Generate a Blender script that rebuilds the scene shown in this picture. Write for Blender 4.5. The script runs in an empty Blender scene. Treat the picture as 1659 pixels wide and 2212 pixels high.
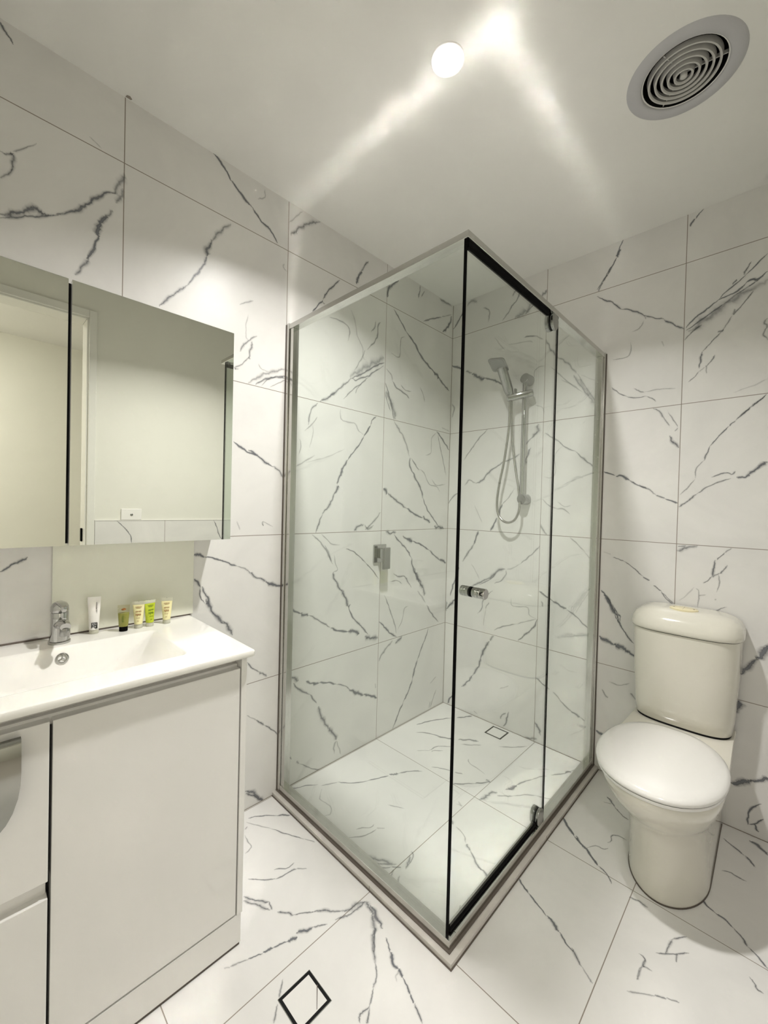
import bpy, bmesh, math, random
from mathutils import Vector, Matrix
R = math.radians
PI = math.pi
sc = bpy.context.scene
col = sc.collection

# ------------------------------------------------------------------ camera
cam_d = bpy.data.cameras.new('camera')
cam = bpy.data.objects.new('camera', cam_d)
col.objects.link(cam)
cam_d.sensor_fit = 'HORIZONTAL'
cam_d.sensor_width = 36.0
cam_d.lens = 0.8836 * 1000 / 1659 * 36.0
cam_d.clip_start = 0.02
CY, CP, CR_ = 0.7742, -0.01387, 0.0246
fw = Vector((-math.sin(CY) * math.cos(CP), math.cos(CY) * math.cos(CP), math.sin(CP)))
rt = Vector((math.cos(CY), math.sin(CY), 0.0))
up = rt.cross(fw)
rt2 = math.cos(CR_) * rt + math.sin(CR_) * up
up2 = -math.sin(CR_) * rt + math.cos(CR_) * up
M = Matrix((rt2, up2, -fw)).transposed().to_4x4()
M.translation = Vector((1.5278, -2.1443, 1.2440))
cam.matrix_world = M
sc.camera = cam

# ------------------------------------------------------------------ world, exposure, render options
w = bpy.data.worlds.new('world'); sc.world = w
w.use_nodes = True
w.node_tree.nodes['Background'].inputs[0].default_value = (0.9, 0.95, 1.0, 1)
w.node_tree.nodes['Background'].inputs[1].default_value = 0.0
vs = sc.view_settings
vs.view_transform = 'Standard'; vs.look = 'None'; vs.gamma = 1.0; vs.use_curve_mapping = False
vs.exposure = 0.40
cy = sc.cycles
cy.use_denoising = True
cy.denoiser = 'OPENIMAGEDENOISE'
cy.max_bounces = 10; cy.diffuse_bounces = 5; cy.glossy_bounces = 5
cy.transmission_bounces = 8; cy.transparent_max_bounces = 20
cy.caustics_reflective = True; cy.caustics_refractive = True
cy.blur_glossy = 0.0
cy.sample_clamp_direct = 0.0; cy.sample_clamp_indirect = 0.0
cy.use_adaptive_sampling = False
LAMP_COLOR = (1.0, 0.982, 0.955)
LAMP_POWER = 17.0
LAMP_SPREAD = 135.0
HALL_STRENGTH = 230.0
H = 2.519          # ceiling height
T = 0.6            # tile size
ZG = 0.5134        # height of the first grout line above the floor
XW = 1.74          # wall opposite the mirror
YF = -2.52         # wall behind the photographer

# ------------------------------------------------------------------ materials
def mat(name, base=(0.8, 0.8, 0.8), rough=0.5, metal=0.0, spec=0.5, coat=0.0, emis=None, strength=0.0, trans=0.0, sss=0.0):
    m = bpy.data.materials.new(name); m.use_nodes = True
    b = m.node_tree.nodes['Principled BSDF']
    b.inputs['Base Color'].default_value = (*base, 1)
    b.inputs['Roughness'].default_value = rough
    b.inputs['Metallic'].default_value = metal
    b.inputs['Specular IOR Level'].default_value = spec
    b.inputs['Coat Weight'].default_value = coat
    b.inputs['Coat Roughness'].default_value = 0.05
    if trans: b.inputs['Transmission Weight'].default_value = trans
    if emis:
        b.inputs['Emission Color'].default_value = (*emis, 1)
        b.inputs['Emission Strength'].default_value = strength
    return m

def N(m, t, **kw):
    n = m.node_tree.nodes.new(t)
    for k, v in kw.items(): setattr(n, k, v)
    return n

def mth(m, op, a, b=None, c=None, clamp=False):
    n = N(m, 'ShaderNodeMath', operation=op); n.use_clamp = clamp
    for i, v in enumerate((a, b, c)):
        if v is None: continue
        if isinstance(v, (int, float)): n.inputs[i].default_value = v
        else: m.node_tree.links.new(v, n.inputs[i])
    return n.outputs[0]

def speckle(m, amount=0.04, scale=40.0, rough_amt=0.0):
    """gentle procedural mottling of the base colour"""
    b = m.node_tree.nodes['Principled BSDF']; L = m.node_tree.links
    c = b.inputs['Base Color'].default_value[:3]
    tc = N(m, 'ShaderNodeTexCoord'); nz = N(m, 'ShaderNodeTexNoise')
    nz.inputs['Scale'].default_value = scale; nz.inputs['Detail'].default_value = 3
    L.new(tc.outputs['Object'], nz.inputs['Vector'])
    mx = N(m, 'ShaderNodeMix', data_type='RGBA')
    mx.inputs[6].default_value = (*[v * (1 - amount) for v in c], 1)
    mx.inputs[7].default_value = (*[min(1, v * (1 + amount)) for v in c], 1)
    L.new(nz.outputs[0], mx.inputs[0]); L.new(mx.outputs[2], b.inputs['Base Color'])
    return m

def tile_mat(name, ua, va, u0, v0, base=(0.74, 0.725, 0.70), rough=0.34, glw=0.0028, wu=True, wv=True):
    """white porcelain marble tile with a faint cloud and thin taupe grout; ua/va are the axes of the tiled plane"""
    m = mat(name, base, rough, spec=0.5)
    L = m.node_tree.links; b = m.node_tree.nodes['Principled BSDF']
    tc = N(m, 'ShaderNodeTexCoord'); sp = N(m, 'ShaderNodeSeparateXYZ')
    L.new(tc.outputs['Object'], sp.inputs[0])
    def line(ax, off):
        f = mth(m, 'FRACT', mth(m, 'DIVIDE', mth(m, 'SUBTRACT', sp.outputs[ax], off - T / 2 + 60 * T * 0), T))
        f = mth(m, 'ABSOLUTE', mth(m, 'SUBTRACT', f, 0.5))
        return mth(m, 'LESS_THAN', f, glw / 2 / T)
    g = mth(m, 'MAXIMUM', line(ua, u0), line(va, v0))
    nz = N(m, 'ShaderNodeTexNoise'); nz.inputs['Scale'].default_value = 2.2; nz.inputs['Detail'].default_value = 5
    nz.inputs['Roughness'].default_value = 0.6; nz.inputs['Distortion'].default_value = 0.8
    L.new(tc.outputs['Object'], nz.inputs['Vector'])
    cl = N(m, 'ShaderNodeValToRGB'); cl.color_ramp.elements[0].position = 0.30; cl.color_ramp.elements[1].position = 0.62
    cl.color_ramp.elements[0].color = (base[0] * 0.90, base[1] * 0.90, base[2] * 0.905, 1)
    cl.color_ramp.elements[1].color = (*base, 1)
    L.new(nz.outputs[0], cl.inputs[0])
    mx = N(m, 'ShaderNodeMix', data_type='RGBA')
    L.new(g, mx.inputs[0]); L.new(cl.outputs[0], mx.inputs[6]); mx.inputs[7].default_value = (0.27, 0.235, 0.20, 1)
    L.new(mx.outputs[2], b.inputs['Base Color'])
    L.new(mth(m, 'MULTIPLY_ADD', g, 0.6, rough), b.inputs['Roughness'])
    return m

def vein_mat():
    """printed marble vein on the tile: soft edges, broken core, same gloss as the tile"""
    m = mat('marble_vein', (0.15, 0.155, 0.17), 0.34)
    L = m.node_tree.links; b = m.node_tree.nodes['Principled BSDF']
    uv = N(m, 'ShaderNodeUVMap', uv_map='UVMap'); su = N(m, 'ShaderNodeSeparateXYZ'); L.new(uv.outputs[0], su.inputs[0])
    dk = N(m, 'ShaderNodeUVMap', uv_map='Dark'); sd = N(m, 'ShaderNodeSeparateXYZ'); L.new(dk.outputs[0], sd.inputs[0])
    tc = N(m, 'ShaderNodeTexCoord')
    n1 = N(m, 'ShaderNodeTexNoise'); n1.inputs['Scale'].default_value = 45; n1.inputs['Detail'].default_value = 6; n1.inputs['Roughness'].default_value = 0.65
    L.new(tc.outputs['Object'], n1.inputs['Vector'])
    n2 = N(m, 'ShaderNodeTexNoise'); n2.inputs['Scale'].default_value = 160; n2.inputs['Detail'].default_value = 3
    L.new(tc.outputs['Object'], n2.inputs['Vector'])
    v = mth(m, 'MULTIPLY_ADD', su.outputs[1], 2.0, -1.0)
    v = mth(m, 'ADD', v, mth(m, 'MULTIPLY_ADD', n1.outputs[0], 0.64, -0.32))
    t = mth(m, 'ABSOLUTE', v)
    core = mth(m, 'SUBTRACT', 1.0, mth(m, 'MULTIPLY', t, 2.6), clamp=True)
    halo = mth(m, 'SUBTRACT', 1.0, mth(m, 'MULTIPLY', t, 1.15), clamp=True)
    edge = mth(m, 'SUBTRACT', 1.0, mth(m, 'POWER', mth(m, 'ABSOLUTE', mth(m, 'MULTIPLY_ADD', su.outputs[1], 2.0, -1.0)), 4.0), clamp=True)
    a = mth(m, 'ADD', mth(m, 'MULTIPLY', core, 0.58), mth(m, 'MULTIPLY', halo, 0.58))
    a = mth(m, 'MULTIPLY', a, mth(m, 'MULTIPLY_ADD', n2.outputs[0], 1.0, 0.62))
    a = mth(m, 'MULTIPLY', a, edge)
    a = mth(m, 'MULTIPLY', a, sd.outputs[0], clamp=True)
    L.new(a, b.inputs['Alpha'])
    return m

def glass_mat(name, tint, rough=0.0):
    m = bpy.data.materials.new(name); m.use_nodes = True
    nt = m.node_tree; nt.nodes.clear(); L = nt.links
    out = N(m, 'ShaderNodeOutputMaterial'); mix = N(m, 'ShaderNodeMixShader')
    tr = N(m, 'ShaderNodeBsdfTransparent'); gl = N(m, 'ShaderNodeBsdfGlossy')
    tr.inputs[0].default_value = (*tint, 1); gl.inputs['Roughness'].default_value = rough
    gl.inputs['Color'].default_value = (1, 1, 1, 1)
    lw = N(m, 'ShaderNodeLayerWeight')
    f = mth(m, 'MULTIPLY_ADD', mth(m, 'POWER', lw.outputs['Facing'], 5.0), 0.95, 0.042)
    L.new(f, mix.inputs[0]); L.new(tr.outputs[0], mix.inputs[1]); L.new(gl.outputs[0], mix.inputs[2])
    L.new(mix.outputs[0], out.inputs[0])
    return m

MT = {}
MT['tile_left'] = tile_mat('tile_left', 1, 2, 0.0, ZG)
MT['tile_back'] = tile_mat('tile_back', 0, 2, 0.0, ZG)
MT['tile_floor'] = tile_mat('tile_floor', 0, 1, 0.006, 0.0, glw=0.0026)
MT['tile_plain'] = speckle(mat('tile_plain', (0.72, 0.705, 0.68), 0.3), 0.03, 6)
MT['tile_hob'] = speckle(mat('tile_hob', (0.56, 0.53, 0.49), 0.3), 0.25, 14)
MT['vein'] = vein_mat()
MT['paint_cream'] = speckle(mat('paint_cream', (0.74, 0.73, 0.665), 0.6, spec=0.3), 0.015, 8)
MT['paint_ceiling'] = speckle(mat('paint_ceiling', (0.76, 0.75, 0.72), 0.75, spec=0.2), 0.012, 12)
MT['paint_gloss'] = speckle(mat('paint_gloss', (0.74, 0.73, 0.68), 0.25), 0.01, 10)
MT['hall_floor'] = speckle(mat('hall_floor', (0.45, 0.42, 0.37), 0.6), 0.1, 90)
MT['frame'] = speckle(mat('frame_aluminium', (0.62, 0.615, 0.59), 0.17, metal=1.0), 0.02, 60)
MT['added_strip_satin'] = speckle(mat('added_strip_satin', (0.50, 0.495, 0.48), 0.55, metal=1.0), 0.02, 60)  # dull finish of the strips added on the top rails
MT['chrome'] = speckle(mat('chrome', (0.48, 0.48, 0.47), 0.05, metal=1.0), 0.01, 30)
MT['chrome_soft'] = speckle(mat('chrome_soft', (0.36, 0.36, 0.35), 0.16, metal=1.0), 0.02, 80)
MT['chrome_dark'] = speckle(mat('chrome_dark', (0.36, 0.36, 0.34), 0.10, metal=1.0), 0.04, 60)
MT['hose'] = speckle(mat('hose_steel', (0.42, 0.41, 0.38), 0.22, metal=1.0), 0.15, 500)
MT['mirror'] = speckle(mat('mirror_silver', (0.90, 0.915, 0.86), 0.0, metal=1.0), 0.002, 3)
MT['ceramic'] = speckle(mat('ceramic_white', (0.83, 0.815, 0.77), 0.08, coat=0.3), 0.006, 5)
MT['ceramic_pan'] = speckle(mat('ceramic_ivory', (0.70, 0.675, 0.595), 0.10, coat=0.3), 0.006, 5)
MT['seat'] = speckle(mat('seat_plastic', (0.78, 0.765, 0.735), 0.14, coat=0.2), 0.004, 5)
MT['button'] = speckle(mat('button_cream', (0.78, 0.70, 0.47), 0.3), 0.02, 60)
MT['cabinet'] = speckle(mat('cabinet_gloss_white', (0.80, 0.785, 0.76), 0.12, coat=0.4), 0.006, 4)
MT['cabinet_in'] = speckle(mat('cabinet_recess', (0.72, 0.69, 0.66), 0.35), 0.01, 6)
MT['panel'] = speckle(mat('panel_cream', (0.76, 0.76, 0.66), 0.2), 0.008, 6)
MT['dark'] = speckle(mat('dark_void', (0.012, 0.012, 0.012), 0.7, spec=0.1), 0.1, 50)
MT['seal'] = speckle(mat('seal_black', (0.004, 0.004, 0.004), 0.8, spec=0.05), 0.1, 50)
MT['silicone'] = speckle(mat('silicone_brown', (0.10, 0.08, 0.065), 0.6), 0.1, 50)
MT['grout'] = speckle(mat('grout_taupe', (0.27, 0.235, 0.20), 0.8), 0.1, 90)
MT['vent'] = speckle(mat('vent_plastic', (0.47, 0.465, 0.48), 0.45), 0.01, 20)
MT['vent_ring'] = speckle(mat('vent_ring_plastic', (0.50, 0.49, 0.47), 0.45), 0.05, 60)
MT['spray'] = speckle(mat('spray_rubber', (0.26, 0.26, 0.25), 0.5), 0.15, 300)
MT['glass'] = glass_mat('shower_glass', (0.94, 0.963, 0.944))
MT['glass_edge'] = speckle(mat('glass_edge', (0.03, 0.05, 0.045), 0.15), 0.1, 80)
MT['lamp'] = mat('lamp_lens', (0.9, 0.9, 0.9), 0.4, emis=LAMP_COLOR, strength=12.0)
MT['hall_lamp'] = mat('hall_lamp_lens', (0.9, 0.9, 0.9), 0.4, emis=(1.0, 0.97, 0.92), strength=HALL_STRENGTH)
MT['white_plastic'] = speckle(mat('white_plastic', (0.82, 0.80, 0.77), 0.3), 0.006, 20)
MT['tube_white'] = speckle(mat('tube_white', (0.86, 0.84, 0.80), 0.3), 0.006, 40)
MT['tube_clear'] = glass_mat('tube_clear', (0.93, 0.92, 0.84), 0.1)
MT['tube_cap'] = speckle(mat('tube_cap_frosted', (0.74, 0.73, 0.60), 0.35, trans=0.35), 0.01, 40)
MT['gel_olive'] = speckle(mat('gel_olive', (0.40, 0.41, 0.07), 0.2, trans=0.3), 0.03, 40)
MT['gel_cream'] = speckle(mat('gel_cream', (0.86, 0.80, 0.45), 0.3), 0.01, 40)
MT['gel_lime'] = speckle(mat('gel_lime', (0.48, 0.56, 0.03), 0.25), 0.03, 40)
MT['ink_dark'] = speckle(mat('ink_dark', (0.02, 0.02, 0.02), 0.5), 0.05, 40)
MT['ink_brown'] = speckle(mat('ink_brown', (0.30, 0.10, 0.01), 0.5), 0.05, 40)
MT['ink_green'] = speckle(mat('ink_green', (0.10, 0.20, 0.01), 0.5), 0.05, 40)
MT['ink_white'] = speckle(mat('ink_white', (0.8, 0.8, 0.8), 0.5), 0.01, 40)

# ------------------------------------------------------------------ mesh helpers
def wloc(o):
    v = Vector((0, 0, 0))
    while o: v += o.location; o = o.parent
    return v

class MB:
    def __init__(s): s.v = []; s.f = []; s.m = []
    def add(s, vs_, fs, mi=0):
        b = len(s.v); s.v += [tuple(p) for p in vs_]
        for f in fs: s.f.append(tuple(b + i for i in f)); s.m.append(mi)
        return s
    def box(s, x0, x1, y0, y1, z0, z1, mi=0):
        x0, x1 = sorted((x0, x1)); y0, y1 = sorted((y0, y1)); z0, z1 = sorted((z0, z1))
        return s.add([(x0,y0,z0),(x1,y0,z0),(x1,y1,z0),(x0,y1,z0),(x0,y0,z1),(x1,y0,z1),(x1,y1,z1),(x0,y1,z1)],
                     [(0,3,2,1),(4,5,6,7),(0,1,5,4),(1,2,6,5),(2,3,7,6),(3,0,4,7)], mi)
    def loft(s, rings, cap0=True, cap1=True, mi=0, closed=True):
        n = len(rings[0]); vs_ = [p for r in rings for p in r]; fs = []
        for k in range(len(rings) - 1):
            for i in range(n if closed else n - 1):
                j = (i + 1) % n
                fs.append((k*n+i, k*n+j, (k+1)*n+j, (k+1)*n+i))
        if cap0: fs.append(tuple(range(n - 1, -1, -1)))
        if cap1: fs.append(tuple((len(rings)-1)*n + i for i in range(n)))
        return s.add(vs_, fs, mi)
    def lathe(s, prof, origin, axis=(0, 0, 1), n=32, mi=0, cap0=True, cap1=True):
        a = Vector(axis).normalized(); o = Vector(origin)
        u = a.orthogonal().normalized(); v = a.cross(u)
        rings = [[o + a*h + (u*math.cos(2*PI*i/n) + v*math.sin(2*PI*i/n))*max(r, 1e-5) for i in range(n)] for r, h in prof]
        return s.loft(rings, cap0, cap1, mi)
    def cyl(s, p0, p1, r, n=24, mi=0, ch=0.0):
        p0, p1 = Vector(p0), Vector(p1); h = (p1 - p0).length
        pr = [(r, 0), (r, h)] if ch <= 0 else [(r-ch, 0), (r-ch*.3, ch*.3), (r, ch), (r, h-ch), (r-ch*.3, h-ch*.3), (r-ch, h)]
        return s.lathe(pr, p0, p1 - p0, n, mi)
    def tube(s, pts, r, n=10, mi=0, smooth=6):
        pts = catmull([Vector(p) for p in pts], smooth) if smooth else [Vector(p) for p in pts]
        rings = []; t0 = (pts[1] - pts[0]).normalized(); u = t0.orthogonal().normalized()
        for i, p in enumerate(pts):
            a = pts[max(i-1, 0)]; b = pts[min(i+1, len(pts)-1)]
            t = (b - a).normalized(); u = (u - t*u.dot(t)).normalized(); v = t.cross(u)
            rings.append([p + (u*math.cos(2*PI*k/n) + v*math.sin(2*PI*k/n))*r for k in range(n)])
        return s.loft(rings, mi=mi)
    def build(s, name, mats, parent=None, bevel=0.0, smooth=None, seg=3, flip_fix=True):
        me = bpy.data.meshes.new(name)
        off = wloc(parent) if parent else Vector((0, 0, 0))
        me.from_pydata([(Vector(p) - off) for p in s.v], [], s.f)
        for p, mi in zip(me.polygons, s.m): p.material_index = mi
        if not isinstance(mats, (list, tuple)): mats = [mats]
        for mm in mats: me.materials.append(MT[mm] if isinstance(mm, str) else mm)
        if flip_fix:
            bm = bmesh.new(); bm.from_mesh(me); bmesh.ops.recalc_face_normals(bm, faces=bm.faces); bm.to_mesh(me); bm.free()
        if smooth:
            for p in me.polygons: p.use_smooth = True
            me.set_sharp_from_angle(angle=R(smooth))
        o = bpy.data.objects.new(name, me); col.objects.link(o)
        if parent: o.parent = parent
        if bevel > 0:
            b = o.modifiers.new('bevel', 'BEVEL'); b.width = bevel; b.segments = seg; b.limit_method = 'ANGLE'; b.angle_limit = R(40)
        return o

def catmull(P, k):
    out = []
    for i in range(len(P) - 1):
        p0 = P[max(i-1, 0)]; p1 = P[i]; p2 = P[i+1]; p3 = P[min(i+2, len(P)-1)]
        for j in range(k):
            t = j / k
            out.append(0.5*((2*p1) + (p2-p0)*t + (2*p0-5*p1+4*p2-p3)*t*t + (3*p1-p0-3*p2+p3)*t*t*t))
    out.append(P[-1]); return out

def rrect(x0, x1, y0, y1, z, r, k=6):
    """rounded rectangle ring in a horizontal plane, 4*k points"""
    pts = []
    for cx, cy_, a0 in ((x1-r, y1-r, 0), (x0+r, y1-r, 90), (x0+r, y0+r, 180), (x1-r, y0+r, 270)):
        for i in range(k):
            a = R(a0 + 90*i/(k-1)); pts.append((cx + r*math.cos(a), cy_ + r*math.sin(a), z))
    return pts

def empty(name, loc, label, cat, group=None):
    o = bpy.data.objects.new(name, None); col.objects.link(o); o.location = loc
    o.empty_display_size = 0.05
    o['label'] = label; o['category'] = cat
    if group: o['group'] = group
    return o
def tag(o, label, cat, group=None):
    o['label'] = label; o['category'] = cat
    if group: o['group'] = group
    return o
def struct(o):
    o['kind'] = 'structure'; return o

def text_part(name, body, size, mtx, material, parent, extrude=0.00015, shear=0.0, align='CENTER', label=None):
    """lettering converted to a mesh; mtx places it in world space"""
    cu = bpy.data.curves.new(name, 'FONT'); cu.body = body; cu.size = size; cu.extrude = extrude; cu.shear = shear
    cu.align_x = align; cu.align_y = 'CENTER'
    tmp = bpy.data.objects.new('tmp', cu); col.objects.link(tmp)
    dg = bpy.context.evaluated_depsgraph_get(); dg.update()
    me = bpy.data.meshes.new_from_object(tmp.evaluated_get(dg))
    bpy.data.objects.remove(tmp)
    off = Matrix.Translation(-wloc(parent))
    me.transform(off @ mtx); me.materials.clear(); me.materials.append(MT[material])
    o = bpy.data.objects.new(name, me); col.objects.link(o); o.parent = parent
    return o

def frame_mtx(origin, right, upv):
    r = Vector(right).normalized(); u = Vector(upv).normalized(); n = r.cross(u)
    m = Matrix((r, u, n)).transposed().to_4x4(); m.translation = Vector(origin); return m

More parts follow.
